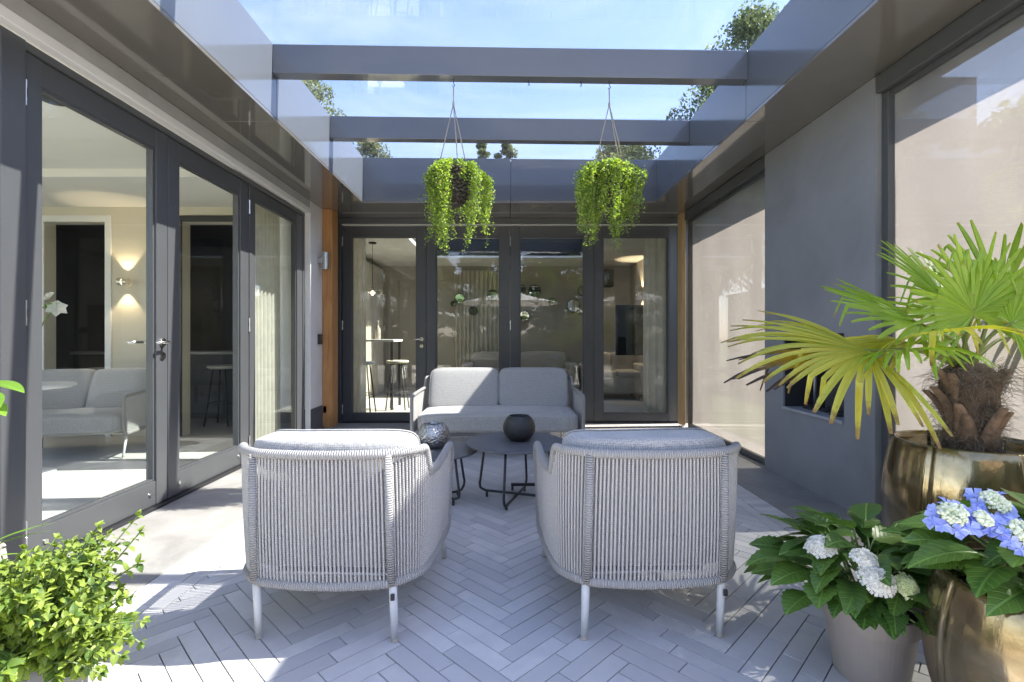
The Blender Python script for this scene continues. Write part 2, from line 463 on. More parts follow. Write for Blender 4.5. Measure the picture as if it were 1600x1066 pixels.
def m_ttop_():
    t = NT('dark_stone_top'); v = t.coord()
    a = t.noise(v, 5, 6, .6); b = t.noise(v, 13, 3, .5, .6)
    c = t.ramp(a, (.3, (.085, .088, .095)), (.7, (.13, .132, .138)))
    c = t.mix(t.ramp(b, (.66, 0), (.70, .8)), c, (.045, .045, .05))
    t.base(c); t.set(Roughness=.45); t.bump(a, .1, .003); return t.m
m_ttop = m_ttop_()
m_wicker = mat('dark_wicker', (.055, .045, .036), .55, var=.45, vs=30, bump=.4, bs=120, bd=.003)
m_cord = mat('jute_cord', (.40, .36, .30), .9, var=.15, vs=40)
m_bark = mat('bark', (.10, .075, .05), .95, var=.4, vs=9, bump=1, bs=30, bd=.03)
m_palmbark = mat('palm_bark', (.10, .066, .042), .9, var=.55, vs=16, bump=1, bs=60, bd=.01)
m_stub = mat('cut_leaf_base', (.20, .125, .075), .85, var=.4, vs=20, bump=.6, bs=60, bd=.005)
m_fibre = mat('palm_fibre', (.15, .12, .095), .95, var=.4, vs=20)
m_hang = leafmat('trailing_leaf', (.14, .23, .026), (.40, .50, .09), .5, .45)
m_hang2 = leafmat('trailing_leaf_dark_green', (.045, .10, .02), (.12, .20, .03), .5, .4)  # darker green leaf colour, given to leaves at random
m_dry = leafmat('dry_leaf', (.25, .17, .06), (.36, .27, .10), .7, .3)
m_palm = leafmat('palm_green', (.20, .32, .025), (.30, .42, .05), .36, .4, tip=((.30, .22, .06), .97, 1.06))
m_palmy = leafmat('palm_yellowing', (.36, .39, .04), (.52, .46, .06), .4, .4, tip=((.24, .14, .04), .84, 1.04))
m_palmb = leafmat('palm_dry', (.52, .32, .04), (.34, .24, .06), .5, .35, tip=((.05, .032, .02), .5, .85))
m_petiole = mat('palm_stalk', (.16, .20, .045), .5, var=.25, vs=12)
m_hydr = leafmat('hydrangea_leaf', (.05, .11, .022), (.12, .21, .04), .34, .25, vein=.35, objrand=True)
m_mint = leafmat('mint_leaf', (.15, .21, .025), (.28, .35, .06), .5, .33, vein=.3, objrand=True)
m_mint2 = leafmat('mint_leaf_mass', (.14, .20, .025), (.27, .34, .06), .5, .33, vein=.3)
m_mintd = leafmat('mint_leaf_deep', (.07, .125, .02), (.13, .20, .035), .5, .33, vein=.3, objrand=True)
m_mintd2 = leafmat('mint_leaf_deep_mass', (.06, .115, .02), (.12, .19, .035), .5, .33, vein=.3)
m_broad = leafmat('broad_leaf', (.10, .20, .025), (.16, .28, .04), .4, .4, vein=.3, objrand=True)
m_stem = mat('green_stem', (.12, .17, .05), .6, var=.3, vs=30)
m_pet_w = leafmat('white_petal', (.60, .59, .53), (.74, .73, .68), .7, .3)
m_pet_g = leafmat('pale_green_petal', (.55, .62, .33), (.70, .73, .48), .7, .3)
m_bud = leafmat('cream_bud', (.55, .60, .40), (.74, .76, .62), .7, .2)
m_pet_b = leafmat('blue_petal', (.24, .29, .62), (.42, .48, .78), .7, .3)
m_tree = leafmat('tree_leaf', (.07, .10, .04), (.17, .20, .09), .6, .4)
m_tree2 = leafmat('tree_leaf_pale', (.10, .13, .05), (.22, .23, .10), .6, .4)
m_hedge = leafmat('hedge_leaf', (.05, .085, .02), (.14, .19, .05), .6, .4)
m_lawn = mat('lawn', (.055, .095, .022), .95, var=.35, vs=3, bump=.6, bs=60)
m_terrace = mat('terrace_paving', (.56, .52, .46), .8, var=.1, vs=2)
m_parasol = mat('parasol_cloth', (.70, .69, .67), .9, var=.03)
m_gardenwall = mat('garden_wall_render', (.34, .31, .28), .9, var=.08, vs=2, bump=.3, bs=60)
m_dial = mat('tv_black', (.012, .014, .018), .08, var=.1)

# ------------------------------------------------------------------ setting: ground, floors, soffits, roofs
XD, XW, XR, XG = -2.277, -2.21, 2.178, 2.225      # left doors, left plaster, right panel, right glass
ZS, WL, WR, YB, Y0 = 2.65, -1.645, 1.707, 5.70, 1.15
ZGL, ZGR = 3.17, 3.14
YD = 6.49
def struct(o): return tag(o, kind='structure')

struct(MB().box(-300, 300, -300, 300, -.5, -.05).build('ground', m_lawn))
struct(MB().box(-9, 9, -7.5, -.62, -.3, -.004).build('terrace', m_terrace)); struct(MB().box(-9, -2.2775, -.6195, 1.0, -.3, -.004).build('terrace', m_terrace)); struct(MB().box(2.6005, 9, -.6195, 1.0, -.3, -.004).build('terrace', m_terrace))
fl = struct(MB().box(-1.615, 1.751, -.62, 5.62, -.3, -.006).build('patio_floor', m_grout))
for nm, b in (('stone_strip', (-2.277, -1.615, -.62, 6.49)), ('stone_strip', (1.751, 2.60, -.62, 6.49)), ('stone_strip', (-1.6145, 1.7505, 5.6205, 6.49))):
    struct(MB().box(b[0], b[1], b[2], b[3], -.3, .002).build(nm, m_slab, bev=.004))

def clip_x(poly, x0, x1, y0, y1):
    for ax, lim, sg in ((0, x0, 1), (0, x1, -1), (1, y0, 1), (1, y1, -1)):
        out = []
        for i in range(len(poly)):
            a, b = poly[i], poly[(i+1) % len(poly)]
            da, db = sg*(a[ax]-lim), sg*(b[ax]-lim)
            if da >= 0: out.append(a)
            if (da >= 0) != (db >= 0):
                t = da/(da-db); out.append((a[0]+(b[0]-a[0])*t, a[1]+(b[1]-a[1])*t))
        poly = out
        if len(poly) < 3: return []
    return poly
def area(p): return .5*abs(sum(p[i][0]*p[(i+1) % len(p)][1]-p[(i+1) % len(p)][0]*p[i][1] for i in range(len(p))))
TW, N2, G = .0700, 8, .0019
FX0, FX1, FY0, FY1 = -1.395, 1.531, -.6, 5.47
tiles = []
c45 = math.sqrt(.5)
def uvw(u, v): return ((u-v)*c45*TW+.02, (u+v)*c45*TW+1.0)
g = G/TW
for k in range(-90, 90):
    for m_ in range(-8, 9):
        for h in range(2):
            for kind in range(2):
                if kind == 0: a, b, c, d = k+2*N2*m_+h*4, k+2*N2*m_+h*4+4, k, k+1
                else: a, b, c, d = k+2*N2*m_, k+2*N2*m_+1, k-2*N2+1+h*4, k-2*N2+5+h*4
                q = [uvw(a+g, c+g), uvw(b-g, c+g), uvw(b-g, d-g), uvw(a+g, d-g)]
                if max(p[0] for p in q) < FX0 or min(p[0] for p in q) > FX1 or max(p[1] for p in q) < FY0 or min(p[1] for p in q) > FY1: continue
                q = clip_x(q, FX0, FX1, FY0, FY1)
                if q and area(q) > .00004: tiles.append((q, 'n'))
def rowtile(x0, x1, y0, y1): tiles.append(([(x0+G, y0+G), (x1-G, y0+G), (x1-G, y1-G), (x0+G, y1-G)], 'b'))
y = FY0
while y < 5.61:
    rowtile(-1.612, -1.467, y, min(y+TW, 5.615)); rowtile(1.603, 1.748, y, min(y+TW, 5.615)); y += TW
y = FY0+.11
while y < FY1-.02:
    rowtile(-1.466, -1.396, y, min(y+.28, FY1)); rowtile(1.532, 1.602, y, min(y+.28, FY1)); y += .28
x = -1.466
while x < 1.6:
    rowtile(x, min(x+TW, 1.602), FY1+.001, 5.615); x += TW
# the patio floor is one piece of ground: its nearest pavers in view are single parts, the rest one part
def seen(q):
    cx = sum(p[0] for p in q)/len(q); cy = sum(p[1] for p in q)/len(q)
    if cy < 1.52: return None
    px = 792+cx*FPX/cy
    if px < 60 or px > 1560: return None
    if px < 250 and cy < 2.0: return None
    if px > 1220 and cy < 2.6: return None
    # behind the two armchairs
    if 395 < px < 640 and 1.95 < cy < 5.4 : return None
    if 905 < px < 1130 and 1.95 < cy < 5.4: return None
    return cy
vis = sorted((t for t in tiles if seen(t[0])), key=lambda t: seen(t[0]))[:300]
visid = set(id(t) for t in vis)
rest = MB()
for t in tiles:
    q = t[0]; cx = sum(p[0] for p in q)/len(q); cy = sum(p[1] for p in q)/len(q); dz = R(-.0006, .0006)
    if sum(q[i][0]*q[(i+1) % len(q)][1]-q[(i+1) % len(q)][0]*q[i][1] for i in range(len(q))) < 0: q = q[::-1]
    if id(t) in visid:
        o = MB().prism([(p[0]-cx, p[1]-cy) for p in q], -.02, 0, .0010).build('tile', m_tile, fl, loc=(cx, cy, dz))
        o.rotation_euler = (R(-.002, .002), R(-.002, .002), R(-.002, .002))
    else: rest.prism(q, -.02, dz, .0010)
tag(rest.build('tiles', m_tile2, fl), kind='stuff')

# roof bodies, soffit panels, fascia panels
struct(MB().box(-7.3, WL-.03, Y0, 5.75, ZS+.03, 3.15).build('roof', m_gap))
struct(MB().box(WR+.03, 2.62, Y0, 6.6, ZS+.03, 3.125).build('roof', m_gap))
rb = MB()
rb.box(-7.3, WR+.028, YB+.052, 7.6, ZS+.03, 3.14).box(-7.3, -1.5, 7.6, 9.4, ZS+.03, 3.14).box(1.4, 3.0, 7.6, 9.4, ZS+.03, 3.14).box(-7.3, 3.0, 9.4, 11, ZS+.03, 3.14)
rb.box(WR+.03, 3.0, 6.602, 7.6, ZS+.03, 3.125)
struct(rb.build('roof', m_gap))

def soffit(name, label, panels):
    r = thing(name, label, 'soffit')
    for b in panels: MB().box(*b, ZS, ZS+.022).build('panel', m_soffit, r, bev=.0015)
gp = .0022
soffit('soffit', 'glossy dark umber soffit panels above the open left-hand glass doors', [(-2.34, WL, Y0, 3.56-gp), (-2.34, WL, 3.56+gp, YB-gp)])
soffit('soffit', 'dark soffit panels above the screened windows and the fireplace wall', [(WR, 2.40, Y0, 3.56-gp), (WR, 2.40, 3.56+gp, YB-gp)])
soffit('soffit', 'dark soffit panels in front of the row of folding glass doors', [(-2.34, .045-gp, YB+gp, 6.55), (.045+gp, 2.40, YB+gp, 6.55)])

def zg(x): return ZGL+(ZGR-ZGL)*(x-WL)/(WR-WL)
fr = thing('roof_fascia', 'grey fascia panels lining the left side of the roof opening in full sun', 'fascia')
for a, b in ((Y0, 3.56), (3.56, YB-.001)): MB().box(WL-.022, WL, a+gp, b-gp, ZS+.024, ZGL).build('panel', m_fascia, fr, bev=.0015)
fr = thing('roof_fascia', 'grey fascia panels on the shaded right side of the roof opening', 'fascia')
for a, b in ((Y0, 3.56), (3.56, YB-.001)): MB().box(WR, WR+.022, a+gp, b-gp, ZS+.024, ZGR).build('panel', m_fascia, fr, bev=.0015)
fr = thing('roof_fascia', 'grey fascia panels across the far end of the roof opening above the folding doors', 'fascia')
for a, b in ((WL-.02, .045), (.045, WR+.02)):
    MB().hexa([(a+gp, YB, ZS+.024), (b-gp, YB, ZS+.024), (b-gp, YB+.022, ZS+.024), (a+gp, YB+.022, ZS+.024),
               (a+gp, YB, zg(a)), (b-gp, YB, zg(b)), (b-gp, YB+.022, zg(b)), (a+gp, YB+.022, zg(a))]).build('panel', m_fascia, fr, bev=.0015)

# glass roof: beams and panes
ga = thing('glass_roof', 'flat glass roof over the patio carried by three grey cross beams', 'glass roof')
BY = (2.39, 3.50, 4.63)
for yb in BY:
    a, b = WL+.001, WR-.001
    bm_ = MB().hexa([(a, yb, zg(a)-.205), (b, yb+.03, zg(b)-.205), (b, yb+.125, zg(b)-.205), (a, yb+.095, zg(a)-.205),
               (a, yb, zg(a)-.002), (b, yb+.03, zg(b)-.002), (b, yb+.125, zg(b)-.002), (a, yb+.095, zg(a)-.002)]).build('beam', m_fascia, ga, bev=.003)
ed = [Y0-.1] + [q+.05 for q in BY] + [YB+.05]
for i in range(4):
    a, b, c, d = WL-.06, WR+.06, ed[i]+.004, ed[i+1]-.004
    MB().hexa([(a, c, zg(a)+.001), (b, c, zg(b)+.001), (b, d, zg(b)+.001), (a, d, zg(a)+.001), (a, c, zg(a)+.018), (b, c, zg(b)+.018), (b, d, zg(b)+.018), (a, d, zg(a)+.018)]).build('pane', m_roofglass, ga)

for x_ in (.155, .53):
    z_ = zg(x_)-.205; y_ = BY[1]+.05+.03*(x_-WL)/(WR-WL)
    MB().tube([(x_, y_, z_+.004), (x_, y_, z_-.022), (x_+.007, y_, z_-.032), (x_, y_, z_-.042), (x_-.006, y_, z_-.034)], .0028, 6).build('hook', m_black, ga, smooth=True)
# ------------------------------------------------------------------ left side: plaster wall, doors, fixed lights
pw = thing('plaster_wall', 'white plaster lintel and pier around the left glass doors', 'wall')
MB().box(-2.33, XW, Y0, 5.60, 2.562, ZS-.001).build('lintel', m_lintel, pw, bev=.003); MB().box(-2.262, XW+.004, Y0, 5.604, 2.508, 2.561).build('lintel_trim', m_white, pw, bev=.003)
MB().box(-2.60, XW, 5.605, 6.30, .30, ZS-.001).build('pier', m_plaster, pw, bev=.003)
MB().box(-2.61, XW+.008, 5.60, 6.31, .003, .299).build('plinth', m_plinth, pw, bev=.003)

def leaf(name, label, cat, w, z0, z1, gl, gr, gb, gt, loc, rz, handle=None, hinges=(), group=None, depth=.07, dots=False):
    """a glazed leaf: local x along the width, -y towards the patio"""
    r = thing(name, label, cat, loc, rz, group)
    for a, b in ((0, gl), (gr, w)): MB().box(a, b, 0, depth, z0, z1).build('stile', m_frame, r, bev=.004)
    for a, b in ((z0, gb), (gt, z1)): MB().box(gl+.0005, gr-.0005, .004, depth-.004, a, b).build('rail', m_frame, r, bev=.004)
    q = MB(); e = .014
    q.box(gl, gl+e, .014, .05, gb, gt).box(gr-e, gr, .014, .05, gb, gt).box(gl+e, gr-e, .014, .05, gb, gb+e).box(gl+e, gr-e, .014, .05, gt-e, gt)
    q.build('glazing_bead', m_frame, r, bev=.002)
    MB().box(gl+.006, gr-.006, .030, .038, gb+.006, gt-.006).build('pane', m_glass, r)
    for hx in hinges:
        for hz in (z0+.16, (z0+z1)/2-.02, z1-.2):
            MB().tube([(hx, -.008, hz-.06), (hx, -.008, hz-.021), (hx, -.008, hz-.019), (hx, -.008, hz+.019), (hx, -.008, hz+.021), (hx, -.008, hz+.06)], [.008, .008, .0065, .0065, .008, .008], 10).build('hinge', m_steel, r, smooth=False)
    if handle:
        hx, hz, d = handle
        hb = MB().tube([(hx, 0, hz), (hx, -.012, hz)], .026, 20).build('handle', m_chrome, r)
        MB().tube([(hx, -.012, hz), (hx, -.05, hz), (hx+d*.012, -.056, hz), (hx+d*.125, -.056, hz)], .0095, 10).build('lever', m_chrome, hb, smooth=True)
        MB().tube([(hx, 0, hz-.09), (hx, -.01, hz-.09)], .024, 20).build('lock_rosette', m_chrome, hb)
        MB().tube([(hx, 0, hz), (hx, .085, hz), (hx, .12, hz), (hx+d*.02, .125, hz), (hx+d*.125, .125, hz)], .0095, 10).build('lever', m_chrome, hb, smooth=True)
    if dots:
        for dx in (.12, w-.16): MB().tube([(dx, .004, z0+.075), (dx, -.002, z0+.075)], .012, 12).build('drain_cap', m_steel, r)
    return r
H = PI/2
leaf('glass_door', 'tall glazed door leaf beside the mint planter with lever handle', 'glass door', 1.0, .022, 2.46, .10, .895, .175, 2.335, (XD, 2.345, 0), H, handle=(.948, 1.075, -1), hinges=(.004,), dots=True)
leaf('glass_door', 'narrower looking glazed door leaf with dark bar view, behind the left armchair', 'glass door', 1.05, .022, 2.46, .12, .915, .175, 2.335, (XD, 3.35, 0), H, hinges=(1.046,), dots=True)
leaf('fixed_window', 'fixed floor length window with ecru curtain behind it, next to the white pier', 'window', 1.10, .022, 2.46, .06, .96, .10, 2.36, (XD, 4.455, 0), H)
leaf('fixed_window', 'dark glazed panel at the left picture edge beyond the door post', 'window', 1.0, .022, 2.46, .08, .92, .175, 2.335, (XD, 1.22, 0), H)
df = thing('door_frame', 'anthracite frame and sill around the left glass doors', 'door frame')
MB().box(-2.36, XD+.02, 2.222, 2.342, .003, 2.50).build('post', m_frame, df, bev=.004)
MB().box(-2.36, XD+.006, 4.403, 4.452, .003, 2.462).build('post', m_frame, df, bev=.003)
MB().box(-2.36, XD+.006, 5.558, 5.600, .003, 2.462).build('post', m_frame, df, bev=.003)
MB().box(-2.36, XD+.01, Y0, 1.218, .003, 2.462).build('post', m_frame, df, bev=.003)
MB().box(-2.36, XD+.008, 2.345, 5.6, 2.4635, 2.503).build('head', m_frame, df, bev=.003)
MB().box(-2.36, XD+.010, Y0, 2.22, 2.4635, 2.503).build('head', m_frame, df, bev=.003)
MB().box(-2.36, XD+.035, 2.343, 5.6, .003, .019).build('sill', m_black, df, bev=.003)
# white reveal strip under and beside the lintel
MB().box(XD+.012, XW+.004, 5.5995, 5.6035, .003, 2.5075).build('reveal', m_white, pw)

# corner posts
def post(name, label, m, b):
    r = thing(name, label, 'post', ((b[0]+b[1])/2, (b[2]+b[3])/2, 0))
    MB().box(-(b[1]-b[0])/2, (b[1]-b[0])/2, -(b[3]-b[2])/2, (b[3]-b[2])/2, .035, ZS-.002).build('timber', m, r, bev=.004)
    MB().box(-(b[1]-b[0])/2+.012, (b[1]-b[0])/2-.012, -(b[3]-b[2])/2+.012, (b[3]-b[2])/2-.012, .003, .034).build('foot', m_steel, r)
post('wooden_post', 'orange brown timber post between white pier and folding doors', m_wood, (-2.205, -2.088, 5.96, 6.16))
post('wooden_post', 'thin pale timber post beside the far screened window', m_palewood, (2.150, 2.205, 6.14, 6.28))

# ------------------------------------------------------------------ back: folding doors
bf = thing('door_frame', 'anthracite header and jambs around the folding glass doors', 'door frame')
MB().box(-2.33, 2.40, 6.42, 6.56, 2.585, ZS-.001).build('head', m_frame, bf, bev=.003)
MB().box(-2.33, -2.147, 6.44, 6.56, .003, 2.584).build('jamb', m_frame, bf, bev=.003)
MB().box(2.24, 2.40, 6.44, 6.56, .003, 2.584).build('jamb', m_frame, bf, bev=.003)
MB().box(-2.146, 2.239, 6.475, 6.6, .003, .016).build('sill', m_black, bf, bev=.003)
MB().box(-2.14, 2.235, 6.462, 6.476, 2.568, 2.582).build('rail', m_legwhite, bf, bev=.002)
fx = [(-2.140, -1.053, -2.025, -1.175), (-1.049, .040, -.925, -.092), (.044, 1.131, .167, 1.005), (1.135, 2.232, 1.25, 2.10)]
lb = ['folding glass door leaf beside the orange timber post with bar stools behind', 'folding glass door leaf behind the left half of the sofa', 'folding glass door leaf behind the right half of the sofa', 'folding glass door leaf with pale curtain and television behind it']
for i, (a, b, c, d) in enumerate(fx):
    leaf('folding_door', lb[i], 'glass door', b-a, .02, 2.564, c-a, d-a, .117, 2.425, (a, YD, 0), 0,
         handle=(1.03, 1.09, -1) if i == 0 else None, hinges=((.002,) if i in (0, 2) else (() if i == 1 else (b-a-.004,))))

# ------------------------------------------------------------------ right side: screened windows and fireplace wall
def screened(label, ya, yb):
    """window from depth ya (near) to yb (far); local x runs towards the camera"""
    w = yb-ya; r = thing('screened_window', label, 'window', (XG, yb, 0), -H)
    for a, b in ((0, .05), (w-.022, w)): MB().box(a, b, -.012, .03, .016, 2.54).build('stile', m_frame, r, bev=.003)
    MB().box(.051, w-.023, -.008, .03, .016, .065).build('rail', m_frame, r, bev=.003)
    MB().box(.051, w-.023, -.004, .03, 2.515, 2.54).build('rail', m_frame, r, bev=.003)
    MB().box(.0, w, -.05, .06, 2.542, ZS-.003).build('screen_cassette', m_frame, r, bev=.008)
    MB().box(.045, w-.018, .004, .012, .06, 2.52).build('pane', m_glass, r)
    MB().box(-.0, w, -.05, .072, .003, .0155).build('sill', m_steel, r, bev=.002)
    rows = []; n = 60
    for k, z in enumerate((.05, .6, 1.2, 1.8, 2.535)):
        rows.append([(.012+(w-.024)*i/n, .045+.002*math.sin(i*.35+z*2)+.002*math.sin(z*5), z) for i in range(n+1)])
    MB().grid(rows).build('screen', m_screen, r, smooth=True)
    MB().tube([(.03, .045, .036), (w-.03, .045, .036)], .010, 10).build('screen_bar', m_steel, r)
screened('tall window with taupe roller screen between timber post and fireplace wall', 4.215, 6.10)
screened('tall window with taupe roller screen behind the potted palm', Y0+.01, 2.945)

fw = thing('fireplace_wall', 'smooth grey wall panel with a small square fireplace niche', 'wall', (0, 0, 0))
ya, yb, na, nb, za, zb = 2.95, 4.21, 3.22, 3.93, .545, 1.135
q = MB().box(XR, 2.78, ya, na, .003, ZS-.003).box(XR, 2.78, nb, yb, .003, ZS-.003).box(XR, 2.78, na, nb, .003, za).box(XR, 2.78, na, nb, zb, ZS-.003)
q.build('panel', m_panel, fw)
MB().box(2.50, 2.54, na+.001, nb-.001, za+.001, zb-.001).build('firebox_back', mat('firebox_steel', (.10, .10, .105), .5, .3, var=.35, vs=8), fw)
nl = MB().box(XR+.012, 2.499, na+.001, na+.012, za+.013, zb-.013).box(XR+.012, 2.499, nb-.012, nb-.001, za+.013, zb-.013).box(XR+.012, 2.499, na+.001, nb-.001, zb-.012, zb-.001)
nl.build('firebox_lining', m_dark, fw)
MB().box(XR-.012, 2.499, na+.002, nb-.002, za+.0005, za+.022).build('hearth', mat('hearth_stone', (.30, .31, .33), .5, var=.15, vs=12), fw, bev=.003)
MB().tube([(2.30, 3.72, za+.02), (2.30, 3.72, zb-.013)], .012, 10).build('flue_rod', m_steel, fw, smooth=True)
ck = MB()
for i in range(40):
    cx_, cy_ = R(2.25, 2.45), R(3.3, 3.85); s_ = R(.012, .028)
    ck.superq((cx_, cy_, za+.02+s_*.6), (s_*R(.8, 1.6), s_, s_*.7), .7, .7, 7, 5)
tag(ck.build('coals', m_dark, fw), kind='stuff')

# ------------------------------------------------------------------ small fixtures
o = thing('wall_lamp', 'steel cylinder up and down lamp on the pier by the timber post', 'lamp', (XW, 5.845, 2.01))
MB().box(.0, .05, -.03, .03, -.03, .03).build('bracket', m_steel, o, bev=.003)
MB().lathe([(.036, -.10), (.04, -.095), (.04, .095), (.036, .10)], (.085, 0, 0), 24).build('lamp_body', m_steel, o, smooth=False)
o = thing('socket', 'dark outdoor socket cover on the white pier', 'socket', (XW, 5.86, 1.09)); MB().box(0, .03, -.045, .045, -.06, .06).build('cover', m_black, o, bev=.005); MB().box(.03, .036, -.03, .03, -.02, .04).build('flap', m_frame, o, bev=.003)
o = thing('socket', 'black socket box low on the dark plinth', 'socket', (XW+.008, 6.02, .25)); MB().box(0, .05, -.06, .06, -.045, .045).build('cover', m_black, o, bev=.006); MB().box(.05, .056, -.04, .04, -.025, .025).build('flap', m_dark, o, bev=.003)
o = thing('ceiling_speaker', 'round flush speaker ring in the dark soffit over the folding doors', 'speaker', (.41, 5.98, ZS))
MB().lathe([(.115, -.004), (.135, -.004), (.138, 0), (.112, 0)], n=40).build('ring', m_soffit, o, smooth=False); MB().lathe([(.110, -.002), (.110, 0)], n=40).build('grille', m_black, o)
# conduit and sockets low beside the table foot
o = thing('power_box', 'small black cable box on the tiles beneath the coffee table', 'cable box', (.14, 3.62, 0))
MB().box(-.11, .11, -.012, .012, .03, .05).build('bar', m_black, o, bev=.003)
for sx_ in (-.1, .1): MB().box(sx_-.008, sx_+.008, -.02, .02, .001, .03).build('foot', m_black, o)

# ------------------------------------------------------------------ rope seats
def make_seat(name, label, cat, half, nback, cush_w, group=None, fr_=.58):
    """rope shell seat; local origin mid back on the floor, +y is forward"""
    r = thing(name, label, cat, group=group)
    k = half-.38
    top = [(-half, fr_), (-(half-.003), fr_*.6), (-(half-.014), .24), (-(half-.04), .125), (-(half-.14), .035), (-(.10+k*.9), .004), (0, 0),
           (.10+k*.9, .004), (half-.14, .035), (half-.04, .125), (half-.014, .24), (half-.003, fr_*.6), (half, fr_)]
    NS = 220
    tp = spline([(x, y, 0) for x, y in top], NS)
    ZB, ZA, ZL = .690, .585, .226
    def ztop(p):
        y_ = p.y
        if y_ < .15: return ZB+.004*(1-y_/.15)
        t = min(1, (y_-.15)/.065); t = t*t*(3-2*t)
        return ZB+(ZA-ZB)*t + .025*max(0, (y_-.265))/.33*(1 if fr_ < .7 else -.3)
    def bot(p):
        xa = abs(p.x); xk = half-.13
        xa = xa*1.03 if xa < xk else xk*1.03+(xa-xk)*.84
        return Vector((math.copysign(xa, p.x), p.y*.965+.026, ZL))
    T = [Vector((p.x, p.y, ztop(p))) for p in tp]; B = [bot(p) for p in tp]
    # rim: the top run, rounded front ends, the bottom run
    def frontcurve(a, b):
        rr = .05; f = Vector((0, 1, 0)); out = []
        for i in range(9):
            t = i/8*PI/2; out.append(a+f*(rr*math.sin(t)-0)+Vector((0, 0, -rr*(1-math.cos(t)))))
        for i in range(9):
            t = i/8*PI/2; c0 = b+f*0+Vector((0, 0, .11)); out.append(c0+f*(rr*math.cos(t))+Vector((0, 0, -.11*math.sin(t))))
        return out
    path = T + frontcurve(T[-1], B[-1]) + B[::-1][1:-1] + frontcurve(T[0], B[0])[::-1]
    MB().tube(path, .0165, 10, closed=True).build('rim', m_wrap, r, smooth=True)
    # ropes
    rp_ = MB(); L = sum((T[i+1]-T[i]).length for i in range(NS-1)); n = int(L/.0146)
    def at(seq, s_):
        i = min(NS-2, int(s_*(NS-1))); return seq[i].lerp(seq[i+1], s_*(NS-1)-i)
    for i in range(n+1):
        s_ = i/n; a = at(T, s_); b = at(B, s_)
        nrm = Vector((a.x, a.y-.42, 0)).normalized()
        j = R(-.0005, .0005)
        pts = [b.lerp(a, t)+nrm*(.004*math.sin(PI*t))+Vector((j, 0, 0)) for t in (0, .12, .3, .5, .7, .88, 1)]
        rp_.tube(pts, .0043, 6, caps=False)
    # front panels
    for sg in (0, -1):
        a0, b0 = T[sg], B[sg]
        for yy in (.016, .032):
            rp_.tube([b0+Vector((0, yy, .06)), a0+Vector((0, yy, -.02))], .0051, 6, caps=False)
    tag(rp_.build('rope_weave', m_rope, r, smooth=True), kind='stuff')
    # wound posts that carry on as legs
    px_ = half-.13
    for sx_ in (-1, 1):
        i = min(range(NS), key=lambda q_: (T[q_].x-sx_*px_)**2+(T[q_].y*1.0)**2*.2)
        a, b = T[i], B[i]; off = Vector((0, -.009, 0))
        MB().tube([b+off, b.lerp(a, .5)+off*1.8, a+off*.6], .0145, 10).build('back_post', m_wrap, r, smooth=True)
        ft = Vector((sx_*(px_+.008), .088, .012)); tp_ = b+Vector((0, .004, .01))
        MB().tube([tp_, tp_.lerp(ft, .5), ft], [.0155, .0145, .0125], 16).build('leg', m_legwhite, r, smooth=True)
        MB().tube([ft+Vector((0, 0, .002)), Vector((ft.x, ft.y, .0015))], [.0132, .0125], 16).build('foot_cap', m_cord, r)
        f1 = Vector((sx_*(half-.055), .775, .012)); f0 = Vector((sx_*(half-.06), .69, ZL+.005))
        MB().tube([f0, f0.lerp(f1, .5), f1], [.0155, .0145, .0125], 16).build('leg', m_legwhite, r, smooth=True)
        MB().tube([f1+Vector((0, 0, .002)), Vector((f1.x, f1.y, .0015))], [.0132, .0125], 16).build('foot_cap', m_cord, r)
    b = B[min(range(NS), key=lambda q_: (T[q_].x-px_)**2+T[q_].y**2*.2)]
    MB().box(b.x-.002, b.x+.012, b.y-.021, b.y-.012, .170, .192).build('maker_tag', m_black, r, bev=.001)
    # seat frame and cushions
    sf = MB(); ins = [Vector((p.x*.97, p.y*.95+.03, ZL)) for p in tp]
    sf.tube([ins[i] for i in range(0, NS, 4)]+[ins[-1]], .012, 8); sf.tube([ins[0], Vector((-(half-.06), .69, ZL)), Vector(((half-.06), .69, ZL)), ins[-1]], .013, 8)
    for q_ in range(1, 8):
        yy = .05+q_*.095; sf.box(-(half-.06)+(.1 if q_ == 1 else 0), (half-.06)-(.1 if q_ == 1 else 0), yy-.02, yy+.02, ZL-.004, ZL+.004)
    sf.build('seat_frame', m_legwhite, r)
    if cat == 'armchair':
        MB().superq((0, .46, .325), (half-.045, .37, .085), .35, .28, 56, 24).build('seat_cushion', m_fabric, r, smooth=True)
        def bend(p):
            return Vector((p.x, p.y*(1+.15*math.cos(p.x*4)) + .95*p.x*p.x + .12*max(0, -p.z)*1.0 - .06*p.z, p.z + (.004*math.sin(p.x*11+1) if p.z > 0 else 0)))
        bc = MB().superq((0, .125, .552), (.308, .088, .190), .25, .30, 72, 36, bend).build('back_cushion', m_fabric, r, smooth=True)
        pp = MB(); loop = []
        for i in range(80):
            t = 2*PI*i/80; f = lambda v, e: math.copysign(abs(v)**e, v)
            q_ = bend(Vector((.304*f(math.cos(t), .25), .070, .191*f(math.sin(t), .25)))); loop.append(Vector((0, .125, .552))+q_)
        pp.tube(loop, .0035, 6, closed=True).build('piping', m_fabric, bc, smooth=True)
    else:
        MB().superq((0, .46, .32), (half-.035, .38, .09), .3, .16, 96, 24, lambda p: Vector((p.x, p.y, p.z+.012*(1-(p.x/half)**2)*(1 if p.z > 0 else 0)))).build('seat_cushion', m_fabric, r, smooth=True)
        cw = (half-.075)/2
